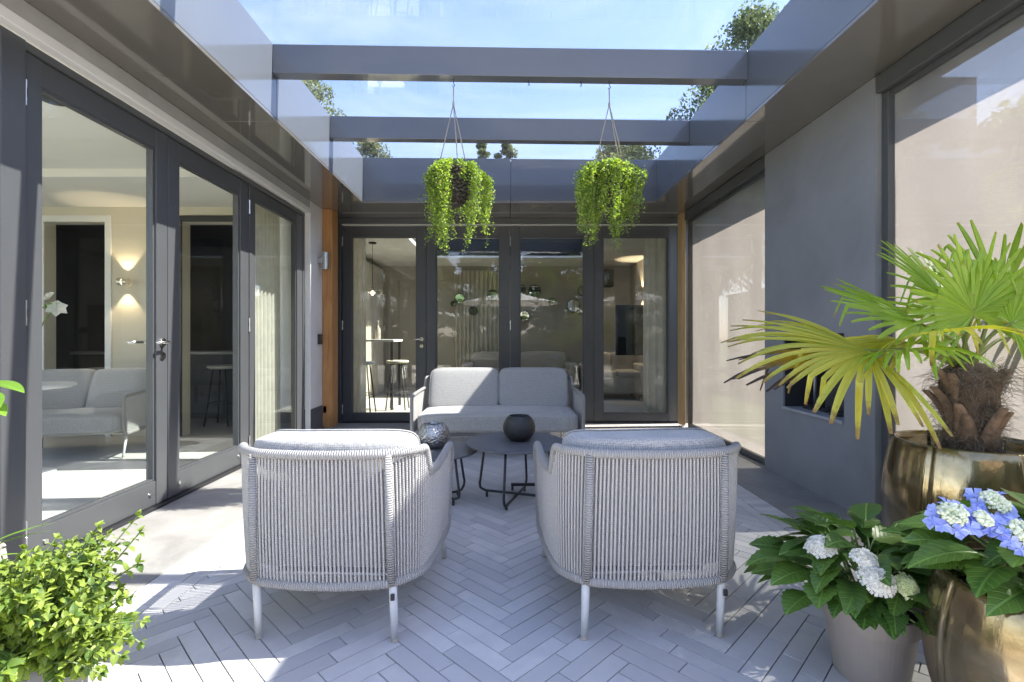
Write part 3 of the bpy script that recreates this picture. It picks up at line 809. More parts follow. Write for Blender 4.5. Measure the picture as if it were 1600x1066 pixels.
        for sx_ in (-1, 1):
            bc = MB().superq((sx_*(cw+.003), .20, .585), (cw, .075, .205), .26, .30, 64, 32, lambda p: Vector((p.x, p.y*(1.0+.25*math.cos(p.x/cw*1.4)*math.cos(p.z/.205*1.4)) - .46*p.z, p.z))).build('back_cushion', m_fabric, r, smooth=True)
            lp = []
            for i in range(80):
                t = 2*PI*i/80; f = lambda v, e: math.copysign(abs(v)**e, v)
                z_ = .203*f(math.sin(t), .26); lp.append((sx_*(cw+.003)+(cw-.001)*f(math.cos(t), .26), .20+.055-.46*z_, .585+z_))
            MB().tube(lp, .003, 6, closed=True).build('piping', m_fabric, bc, smooth=True)
    return r
chair = make_seat('armchair', 'grey rope lounge armchair with its back to us, nearer the mint planter', 'armchair', .374, 0, .3, group='matching rope armchairs')
chair.location = (-.662, 1.732, 0); chair.rotation_euler = (0, 0, math.radians(-2.2))
c2 = dup(chair, (.538, 1.745, 0), math.radians(2.2), 'grey rope lounge armchair with its back to us, nearer the white hydrangea')
sofa = make_seat('sofa', 'light grey two seat rope sofa facing us before the folding doors', 'sofa', .785, 0, .7, fr_=.80)
sofa.location = (-.085, 5.40, 0); sofa.rotation_euler = (0, 0, PI)

# ------------------------------------------------------------------ coffee tables and vases
def table(label, c, z, rad, half, angs):
    r = thing('coffee_table', label, 'coffee table', (c[0], c[1], 0), group='round nesting coffee tables')
    MB().lathe([(rad-.004, z-.013), (rad, z-.010), (rad, z-.003), (rad-.003, z)], n=72).build('table_top', m_ttop, r)
    for j, a in enumerate(angs):
        d = Vector((math.cos(a), math.sin(a), 0)); zz = .026+.017*j; pts = []
        rt = half-.045
        side = [(rt, z-.014), (rt+.012, z*.7), (half-.012, .12), (half-.006, .09), (half-.012, .06), (half-.03, zz+.008), (half-.055, zz)]
        for q_, h_ in side: pts.append(d*q_+Vector((0, 0, h_)))
        pts.append(Vector((0, 0, zz)))
        for q_, h_ in side[::-1]: pts.append(d*-q_+Vector((0, 0, h_)))
        MB().tube(pts, .0088, 10).build('leg', m_black, r, smooth=True)
        for s_ in (-1, 1): MB().tube([d*(s_*(half-.06))+Vector((0, 0, zz-.006)), d*(s_*(half-.06))+Vector((0, 0, .001))], .009, 10).build('foot_pad', m_black, r)
    MB().tube([(0, 0, z-.018), (0, 0, z-.0135)], half-.03, 32).build('mount_plate', m_black, r)
table('larger round dark coffee table carrying the black vase', (.062, 3.40), .40, .345, .272, (math.radians(72), math.radians(-18.5)))
table('lower round dark coffee table carrying the silver vase', (-.505, 3.40), .345, .305, .25, (math.radians(33), math.radians(-37)))
def vase(name, label, c, z, rad, m):
    r = thing(name, label, 'vase', (c[0], c[1], z+.0005)); pr = []
    for i in range(24):
        t = -1.02+(1.02+.86)*i/23; pr.append((rad*math.cos(t), rad*.93*(math.sin(t)+.852)))
    MB().lathe(pr[:-1]+[(pr[-1][0], pr[-1][1]), (pr[-1][0]-.004, pr[-1][1]+.003), (pr[-1][0]-.008, pr[-1][1]-.002), (pr[-1][0]-.0, pr[-1][1]-.03), (rad*.85, rad*.93), (rad*.5, .012), (.001, .01)], n=56).build('vase_body', m, r, smooth=True)
vase('vase', 'hammered silver globe vase on the lower coffee table', (-.508, 3.46), .345, .110, m_silver)
vase('vase', 'black textured globe vase on the larger coffee table', (.084, 3.43), .40, .112, m_blackvase)

# ------------------------------------------------------------------ hanging plants
def hanging(label, x, seed, gap, taper):
    random.seed(seed)
    zb = zg(x)-.205; yb = BY[1]+.05+.03*(x-WL)/(WR-WL)
    r = thing('hanging_plant', label, 'hanging plant', (x, yb, 0), group='hanging baskets on the front cross beam')
    zk, zr = 2.775, 2.30; br = .112
    hk = MB().tube([(0, 0, zb+.005), (0, 0, zb-.03), (.010, 0, zb-.045), (0, 0, zb-.06), (-.008, 0, zb-.048)], .003, 6).build('hook', m_black, r, smooth=True)
    MB().tube([(0, 0, zb-.055), (.001, 0, zk+.03), (0, 0, zk)], .0042, 6).build('cord', m_cord, r, smooth=True)
    for a in (math.radians(188), math.radians(-25), math.radians(25 if taper else -68)):
        e = Vector((br*math.cos(a), br*math.sin(a), zr-.01))
        MB().tube([(0, 0, zk), Vector((0, 0, zk)).lerp(e, .5)+Vector((R(-.003, .003), 0, 0)), e], .0035, 6).build('cord', m_cord, r, smooth=True)
    MB().tube([(0, 0, zk-.012), (0, 0, zk+.012)], .008, 8).build('knot', m_cord, r)
    # basket: inner cone plus plaited rows
    hgt = .26; bb = MB(); pr = []
    def rad(t): return br*((1-t)**.62*(.98) + .02) if taper else br*(.72+.28*math.cos(t*1.1))*(1-.55*max(0, t-.72)/.28)
    for i in range(11): pr.append((max(.004, rad(1-i/10)*.93), zr-hgt*(1-i/10)))
    bb.lathe(pr, n=24)
    bk = bb.build('basket', m_wicker, r, smooth=True)
    wv = MB(); rows = 10
    for i in range(rows):
        t = (i+.4)/rows; q_ = rad(t); z_ = zr-hgt*t; n_ = max(5, int(2*PI*q_/.042))
        for k in range(n_):
            a0 = 2*PI*(k+.5*(i % 2))/n_; d_ = 2*PI/n_*.62; pts = []; rr = []
            for s_ in (-1, -.5, 0, .5, 1):
                aa = a0+d_*s_; w_ = q_*1.0+.007*(1-s_*s_)
                pts.append((w_*math.cos(aa), w_*math.sin(aa), z_+.012*s_*(1 if i % 2 else -1))); rr.append(.0105*(1-.72*abs(s_)**2))
            wv.tube(pts, rr, 6)
    tag(wv.build('weave', m_wicker, bk, smooth=True), kind='stuff')
    MB().lathe([(.001, zr-.03), (br*.85, zr-.03)], n=20).build('soil', m_soil, r)
    # trailing stems with tiny leaves
    lf = MB(); st = MB()
    def leaf_(p, d, s_):
        d = d.normalized(); sd_ = d.cross(Vector((R(-1, 1), R(-1, 1), R(-1, 1)))).normalized(); up_ = d.cross(sd_)
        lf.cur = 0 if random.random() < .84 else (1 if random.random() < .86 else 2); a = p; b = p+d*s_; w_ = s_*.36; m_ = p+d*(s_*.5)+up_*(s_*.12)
        i0 = len(lf.v); lf.v += [tuple(a), tuple(m_+sd_*w_), tuple(b), tuple(m_-sd_*w_)]; lf.face([i0, i0+1, i0+2, i0+3])
    nc = 15; clumps = []
    for k in range(nc):
        a = 2*PI*k/nc+R(-.18, .18); clumps.append((a, R(.30, .58)*(1.08 if taper else 1), R(.04, .13)))
    for k, (a, ln0, out0) in enumerate(clumps):
        front = math.degrees(a) % 360
        bare = gap[0] < front < gap[1]
        for _ in range(4 if bare else 16):
            a1 = a+random.gauss(0, .17); ln = ln0*R(.45, 1.06)
            if random.random() < .25 or bare: ln *= .3
            r0 = R(.02, .10); dv = Vector((math.cos(a1), math.sin(a1), 0)); a2 = a+random.gauss(0, .10); dv2 = Vector((math.cos(a2), math.sin(a2), 0))
            ro = br+out0*R(.5, 1.25)
            p0 = Vector((r0*math.cos(a1), r0*math.sin(a1), zr-.02)); p1 = dv*(br*.92)+Vector((0, 0, zr+R(.0, .05)))
            p2 = dv2*ro+Vector((R(-.02, .02), R(-.02, .02), zr-R(.01, .07))); p3 = dv2*(ro+R(-.025, .02))+Vector((R(-.02, .02), R(-.02, .02), zr-ln*.6)); p4 = dv2*(ro+R(-.04, .035))+Vector((R(-.03, .03), R(-.03, .03), zr-ln))
            pts = spline([p0, p1, p2, p3, p4], max(10, int(ln*52)+8))
            st.tube(pts[::3]+[pts[-1]], .0012, 3, caps=False)
            for i, p in enumerate(pts[2:]):
                for _ in range(4 if i < len(pts)-6 else 2):
                    d = Vector((R(-1, 1), R(-1, 1), R(-.7, .6))); q_ = p+Vector((R(-.014, .014), R(-.014, .014), R(-.01, .01)))
                    leaf_(q_, d, R(.010, .021))
    for i in range(260):
        a = R(0, 2*PI); q_ = Vector((R(0, .12)*math.cos(a), R(0, .12)*math.sin(a), zr+R(-.01, .05)))
        for _ in range(4): leaf_(q_+Vector((R(-.012, .012), R(-.012, .012), R(-.012, .012))), Vector((R(-1, 1), R(-1, 1), R(-.2, 1))), R(.010, .02))
    tag(st.build('trailing_stems', m_stem, r), kind='stuff')
    tag(lf.build('foliage', [m_hang, m_hang2, m_dry], r), kind='stuff')
hanging('trailing green plant in rounded dark basket hung above the left half of the sofa', -.382, 5, (268, 312), False)
hanging('trailing green plant in pointed dark basket hung above the right armchair', .733, 8, (288, 338), True)

# ------------------------------------------------------------------ potted palm
random.seed(21)
def seampot(parent, rad_top, h, bulge, m, seams=6, off=0.0, n=84):
    prof = []
    for i in range(25):
        t = i/24; q_ = rad_top*(.70+.42*bulge*math.sin(PI*min(1, t*.93+.05))**.9 + .30*t**1.0*(1-.35*t)*1.0)
        prof.append([q_, h*t])
    k = rad_top/prof[-1][0]; prof = [(a*(k if False else 1), b) for a, b in prof]
    sc = rad_top/prof[-1][0]
    prof = [(a*sc, b) for a, b in prof]
    prof += [(rad_top-.004, h+.006), (rad_top-.016, h+.004), (rad_top-.022, h-.02), (rad_top-.03, h-.10)]
    def fr(a, z):
        u = ((a-off)/(2*PI/seams)) % 1; u = min(u, 1-u)*2*PI/seams
        return 1 - .022*math.exp(-(u/.022)**2) + .012*math.exp(-((u-.06)/.03)**2)
    return MB().lathe(prof, n=n*3, fr=fr).build('pot', m, parent, smooth=True)
pal = thing('potted_palm', 'fan palm with yellowing fronds in tall bronze pot by the wall', 'palm', (1.848, 1.99, 0))
PC = Vector((1.848, 1.99, 0))
seampot(pal, .247, .685, .52, m_bronze, 6, math.radians(262))
MB().lathe([(.001, .625), (.225, .62)], n=40).build('soil', m_soil, pal)
ZT = 1.0
tb = MB().lathe([(.085, .60), (.10, .66), (.098, .74), (.105, .84), (.112, .92), (.10, .97), (.06, 1.0), (.001, 1.01)], n=40, fr=lambda a, z: .78+.09*math.sin(a*5+z*9)+.06*math.sin(a*11-z*23)).build('trunk', m_palmbark, pal, smooth=True)
for i in range(17):
    a = R(0, 2*PI); z_ = .66+.28*((i*.618) % 1); ln = R(.11, .20); d = Vector((math.cos(a), math.sin(a), 0)); t_ = Vector((-math.sin(a), math.cos(a), 0)); rows = []
    lean = R(.15, .55)
    for k in range(7):
        s_ = k/6; w_ = .038*(1-.55*s_)*(1 if k < 6 else .8); o_ = d*(.070+.02*s_+lean*.10*s_*s_)+Vector((0, 0, z_-.06+ln*s_))
        rows.append([o_-t_*w_-d*.010, o_-t_*w_*.5+d*.006, o_+d*.012, o_+t_*w_*.5+d*.006, o_+t_*w_-d*.010])
    ob = MB().grid(rows).build('cut_stub', m_stub, pal, smooth=True); sm = ob.modifiers.new('s', 'SOLIDIFY'); sm.thickness = .009
fb = MB()
for i in range(1000):
    a = R(0, 2*PI); z_ = R(.63, 1.0); top_ = z_ > .9
    p = Vector((.082*math.cos(a), .082*math.sin(a), z_)); d = Vector((math.cos(a)*R(.3, 1), math.sin(a)*R(.3, 1), R(-.9, .9)))+Vector((R(-.6, .6), R(-.6, .6), 0))
    ln = R(.03, .10) if not top_ else R(.05, .15)
    q_ = p+d.normalized()*ln*.5; e = q_+(d.normalized()+Vector((R(-.5, .5), R(-.5, .5), -.7))).normalized()*ln*.5
    q2 = q_.lerp(e, .5)+Vector((R(-.02, .02), R(-.02, .02), R(-.015, .015))); fb.tube([p, q_, q2, e], [.0010, .0008, .0006, .0003], 3, caps=False)
tag(fb.build('fibres', m_fibre, tb), kind='stuff')

def frond(hub, out, nrm, Rl, spread, nseg, droop, m, rag=.12, split=.42, wid=1.0, jit=.03, mid=0.):
    """fan leaf: out = direction of the middle segment, nrm = face normal; spread in degrees each side"""
    hub = Vector(hub); out = Vector(out).normalized(); nrm = Vector(nrm); nrm = (nrm-out*nrm.dot(out)).normalized(); sd_ = nrm.cross(out)
    q = MB(); da = math.radians(spread)*2/(nseg-1)
    for i in range(nseg):
        a = -math.radians(spread)+da*i+R(-jit, jit)
        d = out*math.cos(a)+sd_*math.sin(a)
        ln = Rl*(1-.28*(abs(a)/math.radians(180))**1.2)*(1+R(-rag, rag))
        w0 = min(.026, Rl*da*split*.95)*wid; steps = 11; prev = hub.copy(); dirn = d.copy(); pts = []
        dr = droop*R(.5, 1.35)
        side = nrm.cross(d).normalized()
        rows = []; uvs = []; p = hub.copy()
        brk = R(.6, .9) if random.random() < .25 else 2
        for k in range(steps):
            s_ = k/(steps-1)
            if s_ < split: w_ = ln*s_*math.tan(da/2)*1.05
            else: w_ = ln*split*math.tan(da/2)*1.05*(1-((s_-split)/(1-split))**3.0*.62)
            w_ = min(w_, w0*1.5)*wid + .0006
            dv = (d+Vector((0, 0, -1))*dr*max(0, s_-.25)**1.6*2.2).normalized()
            if s_ > brk: dv = (dv*.4+Vector((0, 0, -1))).normalized()
            if k: p = p+dv*(ln/(steps-1))
            nn = side.cross(dv).normalized(); fold = w_*.55
            rows.append([p-side*w_+nn*-fold*.5, p+nn*fold*.5, p+side*w_-nn*fold*.5]); uvs.append([(0, s_), (.5, s_), (1, s_)])
        q.grid(rows, uvs)
    return q.build('frond', m, pal, smooth=False)
def W2(p): return Vector(p)-PC
def addfrond(px, py, Y, out, nrm, Rl, spread, nseg, droop, m, **kw):
    h = W2(P(px, py, Y)); c = Vector((R(-.03, .03), R(-.03, .03), ZT-.02))
    f = frond(h, out, nrm, Rl, spread, nseg, droop, m, **kw)
    midp = c.lerp(h, .5)+Vector((0, 0, .035))
    MB().tube(spline([c, midp, h, h+Vector(out).normalized()*.02], 9), [.010, .009, .008, .0075, .007, .0065, .006, .005, .003], 6).build('stalk', m_petiole, f, smooth=True)
addfrond(1522, 490, 1.86, (-.25, -.15, 1), (.10, -1, .25), .32, 128, 33, .10, m_palm, rag=.06, wid=1.15)
addfrond(1478, 470, 2.06, (-.75, .05, .65), (.25, -.8, .7), .34, 105, 28, .16, m_palm, rag=.08)
addfrond(1436, 505, 1.92, (-1, -.10, .26), (.1, -.62, 1), .38, 80, 22, .12, m_palm, rag=.1)
addfrond(1357, 548, 1.82, (-1, -.12, .02), (.05, -.50, 1), .48, 78, 30, .34, m_palmy, rag=.14, split=.40, wid=1.2)
addfrond(1352, 549, 1.86, (-1, .0, -.10), (.0, -.35, 1), .50, 20, 9, .28, m_palmb, rag=.12, split=.5)
addfrond(1410, 548, 1.80, (-.55, -.7, .05), (-.1, .1, 1), .28, 70, 18, .6, m_palm, rag=.12)
addfrond(1470, 520, 1.76, (-.45, -.9, .12), (-.1, .1, 1), .25, 65, 16, .6, m_palmy, rag=.12)
addfrond(1580, 505, 1.84, (.8, -.3, .35), (-.3, -.7, .7), .36, 110, 26, .3, m_palm)
addfrond(1600, 520, 2.1, (1, .2, .1), (-.1, -.5, 1), .36, 90, 22, .5, m_palmy)
addfrond(1560, 470, 2.12, (.35, .2, .9), (-.1, -1, .4), .36, 110, 26, .12, m_palm)
addfrond(1500, 500, 2.15, (-.35, .8, .45), (.1, -.6, .9), .34, 95, 22, .3, m_palm)
addfrond(1420, 535, 2.02, (-.8, .35, -.05), (.1, -.3, 1), .34, 65, 16, .35, m_palmy)

# ------------------------------------------------------------------ leaf meshes and flower heads
def leafmesh(name, L, Wd, m, fold=.25, curl=.35, teeth=0, rows=8, tipw=1.5):
    q = MB(); rr = []; uu = []
    for i in range(rows+1):
        s_ = i/rows; w_ = Wd/2*(math.sin(PI*s_**.80)**.85)*(1 if s_ < .999 else 0)
        if teeth and 0 < i < rows: w_ *= 1+(.07 if i % 2 else -.07)
        w_ = max(w_, .0006); z_ = -curl*L*s_*s_; y_ = L*s_*(1-.12*s_*curl)
        rr.append([(-w_, y_, z_+fold*w_), (-w_*.5, y_, z_+fold*w_*.65), (0, y_, z_), (w_*.5, y_, z_+fold*w_*.65), (w_, y_, z_+fold*w_)])
        f = .5*w_/(Wd/2); uu.append([(.5-f, s_), (.5-f/2, s_), (.5, s_), (.5+f/2, s_), (.5+f, s_)])
    return q.grid(rr, uu).mesh(name, m, True)
def orient(d, up=Vector((0, 0, 1)), roll=0.):
    """rotation taking +Y to d with +Z near up"""
    d = Vector(d).normalized(); x = d.cross(up)
    x = x.normalized() if x.length > 1e-4 else Vector((1, 0, 0)); z = x.cross(d)
    m = Matrix((x, d, z)).transposed()
    return (m @ Matrix.Rotation(roll, 3, 'Y')).to_euler()
def petals(q, c, nrm, s_, n=4, cup=.2, rot=None):
    nrm = Vector(nrm).normalized(); a = nrm.cross(Vector((.3, .5, .8))).normalized(); b = nrm.cross(a); t0 = R(0, 6)
    for k in range(n):
        t = t0+2*PI*k/n; d = a*math.cos(t)+b*math.sin(t); e = a*-math.sin(t)+b*math.cos(t); i0 = len(q.v)
        q.v += [tuple(c), tuple(c+d*s_*.55+e*s_*.42+nrm*s_*cup), tuple(c+d*s_+nrm*s_*cup*.6), tuple(c+d*s_*.55-e*s_*.42+nrm*s_*cup)]
        q.face([i0, i0+1, i0+2, i0+3])
hl = [leafmesh('hydrangea_leaf', .135, .088, m_hydr, .22, c_, 1, 14) for c_ in (.25, .4, .6)]
def hydrangea(parent, c, rx, rz, nleaf, zbase, seed, smin=.7, smax=1.2):
    random.seed(seed); stp = MB()
    for i in range(nleaf):
        f = (i+.5)/nleaf; el = math.asin(min(1, max(-.1, 1-1.08*f)))+R(-.12, .12); a = i*2.39996+R(-.3, .3)
        dr = Vector((math.cos(a)*math.cos(el), math.sin(a)*math.cos(el), math.sin(el)))
        k = R(.45, .82)
        p = Vector(c)+Vector((dr.x*rx*k, dr.y*rx*k, dr.z*rz*k))
        d = Vector((math.cos(a+R(-.5, .5)), math.sin(a+R(-.5, .5)), R(-.12, .5)+dr.z*.25))
        me = random.choice(hl); o = link('leaf', me, parent, loc=p, rot=orient(d, roll=R(-.5, .5))); s_ = R(smin, smax); o.scale = (s_, s_*R(.9, 1.1), s_)
        if i % 2 == 0:
            b0 = Vector((c[0]+R(-.04, .04), c[1]+R(-.04, .04), zbase)); stp.tube([b0, b0.lerp(p, .6)+Vector((0, 0, .03)), p], [.0045, .004, .0028], 6)
    tag(stp.build('stems', m_stem, parent, smooth=True), kind='stuff')
def flowerhead(parent, c, rad, nrm, m_out, m_in, kind):
    q = MB(); nrm = Vector(nrm).normalized(); a = nrm.cross(Vector((.2, .9, .3))).normalized(); b = nrm.cross(a)
    def pt(r_, t, h): return Vector(c)+a*(r_*math.cos(t))+b*(r_*math.sin(t))+nrm*h
    if kind == 'mop':
        for i in range(70):
            r_ = rad*math.sqrt((i+.5)/70); t = i*2.39996; h = .5*rad*(1-(r_/rad)**2)+R(-.004, .004); petals(q, pt(r_, t, h), nrm+(a*math.cos(t)+b*math.sin(t))*(r_/rad)*.9+Vector((R(-.3, .3), R(-.3, .3), R(-.3, .3))), R(.010, .015))
        q.build('flower_head', m_out, parent)
    else:
        for i in range(8):
            t = 2*PI*i/8+R(-.25, .25); r_ = rad*R(.9, 1.25)
            for _ in range(2): petals(q, pt(r_, t, R(-.012, .006)), nrm*.6+(a*math.cos(t)+b*math.sin(t))*R(.2, .9)+Vector((R(-.4, .4), R(-.4, .4), R(-.4, .4))), R(.016, .024), 4, .35)
        o = q.build('flower_head', m_out, parent)
        d = MB()
        for i in range(75):
            r_ = rad*.85*math.sqrt((i+.5)/75); t = i*2.39996; s_ = R(.0032, .0056)
            d.superq(pt(r_, t, .012+.30*rad*(1-(r_/rad)**2)+R(-.004, .006)), (s_, s_, s_), 1, 1, 7, 5)
        d.build('flower_buds', m_in, o, smooth=True)

hp = thing('potted_hydrangea', 'white flowering hydrangea in a plain taupe plastic pot', 'potted plant', (1.195, 1.64, 0))
MB().lathe([(.100, .001), (.104, .004), (.128, .175), (.129, .178), (.137, .18), (.141, .232), (.139, .236), (.132, .236), (.128, .17), (.126, .16)], n=56).build('pot', m_plasticpot, hp, smooth=False)
MB().lathe([(.001, .205), (.130, .20)], n=32).build('soil', m_soil, hp)
hydrangea(hp, (0, .02, .285), .30, .25, 120, .20, 3, .75, 1.25)
def loc(px, py, Y, o): return P(px, py, Y)-o.location
flowerhead(hp, loc(1370, 905, 1.43, hp), .044, (-.05, -.7, .75), m_pet_w, None, 'mop')
flowerhead(hp, loc(1418, 916, 1.44, hp), .030, (.15, -.8, .6), m_pet_g, None, 'mop')
flowerhead(hp, loc(1283, 853, 1.58, hp), .042, (-.4, -.3, .9), m_pet_w, None, 'mop')
flowerhead(hp, loc(1350, 872, 1.47, hp), .030, (-.1, -.3, .9), m_pet_w, None, 'mop')

hb = thing('potted_hydrangea', 'blue lacecap hydrangea in bronze pot at the lower right corner', 'potted plant', (1.385, 1.27, 0))
seampot(hb, .222, .468, .5, m_bronze, 6, math.radians(233))
MB().lathe([(.001, .41), (.205, .405)], n=36).build('soil', m_soil, hb)
hydrangea(hb, (0, .02, .50), .27, .19, 80, .40, 14, .75, 1.25)
for px, py, Y, rd, n_ in ((1487, 808, 1.20, .033, (-.3, -.6, .8)), (1550, 790, 1.24, .036, (0, -.6, .9)), (1590, 838, 1.16, .035, (.2, -.7, .7)), (1530, 815, 1.19, .022, (0, -.7, .7))):
    flowerhead(hb, loc(px, py, Y, hb), rd, n_, m_pet_b, m_bud, 'lace')

# ------------------------------------------------------------------ mint planter and other plants at the lower left
random.seed(31)
mp_ = thing('mint_planter', 'bushy bright green mint in a grey trough at the lower left', 'planter', (-1.55, 1.47, 0))
q = MB(); x0, x1, y0, y1, zt = -.30, .25, -.14, .08, .205
q.box(x0, x1, y0, y0+.02, .001, zt).box(x0, x1, y1-.02, y1, .001, zt).box(x0, x0+.02, y0+.02, y1-.02, .001, zt).box(x1-.02, x1, y0+.02, y1-.02, .001, zt).box(x0+.02, x1-.02, y0+.02, y1-.02, .001, .02)
q.build('trough', mat('zinc_trough', (.20, .195, .19), .5, .2, var=.15, vs=6), mp_, bev=.004)
MB().box(x0+.02, x1-.02, y0+.02, y1-.02, .15, .18).build('soil', m_soil, mp_)
ml = [leafmesh('mint_leaf', .040, .025, m_mint, .3, c_, 0, 5) for c_ in (.15, .35, .6)]
ml += [leafmesh('mint_leaf', .044, .027, m_mintd, .3, .5, 0, 5)]
ml2 = leafmesh('mint_leaf_mass', .040, .025, m_mint2, .3, .35, 0, 4)
lv = []; stm = MB()
def mintstem(p0, p1, n, s0):
    pm = p0.lerp(p1, .55)+Vector((R(-.02, .02), R(-.02, .02), .03))
    pts = spline([p0, pm, p1], n+2); stm.tube(pts[::2]+[pts[-1]], [.0022]*len(pts[::2]+[pts[-1]]), 4, caps=False)
    for i in range(2, n+2):
        a = (i % 2)*PI/2+R(-.3, .3); t = (pts[i]-pts[i-1]).normalized(); s_ = s0*(1.15-.55*i/(n+2))*R(.8, 1.2)
        u_ = t.cross(Vector((.3, .8, .1))).normalized(); w_ = t.cross(u_)
        for sg in (0, PI): lv.append((pts[i], (u_*math.cos(a+sg)+w_*math.sin(a+sg))+t*R(.1, .6)+Vector((0, 0, R(-.15, .3))), s_))
    for _ in range(3): lv.append((pts[-1], t+Vector((R(-.7, .7), R(-.7, .7), R(-.1, .5))), s0*R(.4, .7)))
for i in range(520):
    u_, v_ = R(-.27, .23), R(-.10, .05); p0 = Vector((u_, v_, .18)); q_ = u_*1.25+.05+R(-.07, .08)
    hz = .375+.15*math.exp(-((q_-.30)/.075)**2)+.10*math.exp(-((q_-.12)/.07)**2)+R(-.17, .015)
    p1 = Vector((q_, v_*1.6+R(-.10, .12), max(.22, hz)))
    mintstem(p0, p1, 13, R(.72, 1.12))
for i in range(110):     # over the front and right edges
    if i % 2: p0 = Vector((R(-.27, .23), -.11, .19)); p1 = Vector((p0.x+R(-.06, .06), -.15-R(.02, .09), R(.10, .28)))
    else: p0 = Vector((.23, R(-.10, .06), .19)); p1 = Vector((.27+R(.02, .15), p0.y+R(-.06, .06), R(.14, .34)))
    mintstem(p0, p1, 9, R(.8, 1.2))
mintstem(Vector((.25, -.05, .19)), Vector((.50, -.03, .285)), 12, .85); mintstem(Vector((.25, .05, .2)), Vector((.43, .02, .33)), 10, .8)
tag(stm.build('stems', m_stem, mp_), kind='stuff')
def depth(l): 
    p = l[0]+mp_.location
    return (p-Vector((0, 0, CH))).length
lv.sort(key=lambda l: depth(l)-.35*(l[0].z))
bulk = MB(); src = [tuple(v.co) for v in ml2.vertices]; sf = [tuple(p.vertices) for p in ml2.polygons]; su = [[tuple(ml2.uv_layers[0].data[i].uv) for i in p.loop_indices] for p in ml2.polygons]
for i, (p, d, s_) in enumerate(lv):
    e = orient(d, roll=R(-.6, .6))
    if i < 300:
        o = link('leaf', random.choice(ml), mp_, loc=p, rot=e); o.scale = (s_, s_, s_)
    else:
        bulk.cur = 0 if random.random() < .72 else 1; mt = Matrix.LocRotScale(p, e, (s_, s_, s_)); b = len(bulk.v)
        bulk.v += [tuple(mt @ Vector(v)) for v in src]
        for f, u in zip(sf, su): bulk.face([b+k for k in f], u)
tag(bulk.build('foliage', [m_mint2, m_mintd2], mp_, smooth=True), kind='stuff')

random.seed(5)
wp = thing('potted_plant', 'broad leaved plant in a woven pot at the left picture edge', 'potted plant', (-1.90, 1.66, 0))
MB().lathe([(.13, .001), (.16, .10), (.17, .30), (.165, .36), (.155, .36), (.15, .30)], n=40, fr=lambda a, z: 1+.012*math.sin(a*40)*math.sin(z*90)).build('pot', mat('pale_wicker', (.42, .37, .29), .8, var=.3, vs=50, bump=.5, bs=120), wp, smooth=True)
MB().lathe([(.001, .31), (.15, .31)], n=24).build('soil', m_soil, wp)
bl = leafmesh('broad_leaf', .20, .085, m_broad, .15, .2, 0, 10); sw = leafmesh('blade_leaf', .46, .035, m_broad, .4, .5, 0, 12)
for px, py, Y, d, s_ in ((-28, 597, 1.55, (1, -.2, .02), .85), (-30, 612, 1.50, (.9, -.5, -.1), .75), (-45, 628, 1.55, (1, -.35, .0), .9), (-60, 560, 1.6, (.3, -.4, .5), 1), (-70, 640, 1.6, (-.5, -.6, .2), 1), (-90, 590, 1.7, (-.8, .2, .3), 1), (-60, 660, 1.5, (.5, -.9, .0), .8)):
    h = loc(px, py, Y, wp); o = link('leaf', bl, wp, loc=h, rot=orient(d)); o.scale = (s_, s_, s_)
    MB().tube(spline([(0, 0, .31), (h.x*.5, h.y*.5, .31+(h.z-.31)*.6), h], 8), .004, 6).build('stalk', m_stem, wp, smooth=True)
for i in range(16):
    a = R(-1.2, 1.2)-.5; o = link('leaf', sw, wp, loc=(.04*math.cos(a), .04*math.sin(a), .31), rot=orient((math.cos(a), math.sin(a), R(.5, 1.6)))); s_ = R(.4, .6); o.scale = (s_, s_, s_)

# ------------------------------------------------------------------ left room
struct(MB().box(-7.2, XD-.085, Y0, 5.6, -.25, .001).build('room_floor', m_rfloor))
struct(MB().box(-7.2, -2.335, Y0, 5.6, 2.652, 2.668).build('room_ceiling', m_ceil))
lw_ = MB()
O1, O2, ZO = (-5.19, -4.507), (-3.645, -3.02), 2.41
for a, b, c, d in ((-7.2, O1[0], 0, 2.65), (O1[1], O2[0], 0, 2.65), (O2[1], -2.61, 0, 2.65), (O1[0], O1[1], ZO, 2.65), (O2[0], O2[1], ZO, 2.65)):
    lw_.box(a, b, 5.602, 5.74, c, d)
struct(lw_.build('room_wall', m_cream))
ww = MB()
for a, b in ((Y0, 1.4), (4.9, 5.6)): ww.box(-7.3, -7.2, a, b, 0, 2.65)
ww.box(-7.3, -7.2, 1.4, 4.9, 2.4, 2.65)
struct(ww.build('room_wall', m_cream))
for nm, (a, b) in (('doorway', O1), ('doorway', O2)):
    t = thing('door_casing', 'white casing around the dark opening beside the lit sconce' if a < -4 else 'slim casing around the dark opening seen through the second door leaf', 'door casing')
    for x_ in (a-.07, b): MB().box(x_, x_+.07, 5.585, 5.602, .002, ZO+.07).build('upright', m_white if a < -4 else m_dark, t, bev=.003)
    MB().box(a, b, 5.585, 5.602, ZO, ZO+.07).build('head', m_white if a < -4 else m_dark, t, bev=.003)
bh = struct(MB().box(-7.2, -2.5, 4.55, 5.6, 2.575, 2.652).build('bulkhead', m_ceil, bev=.004))
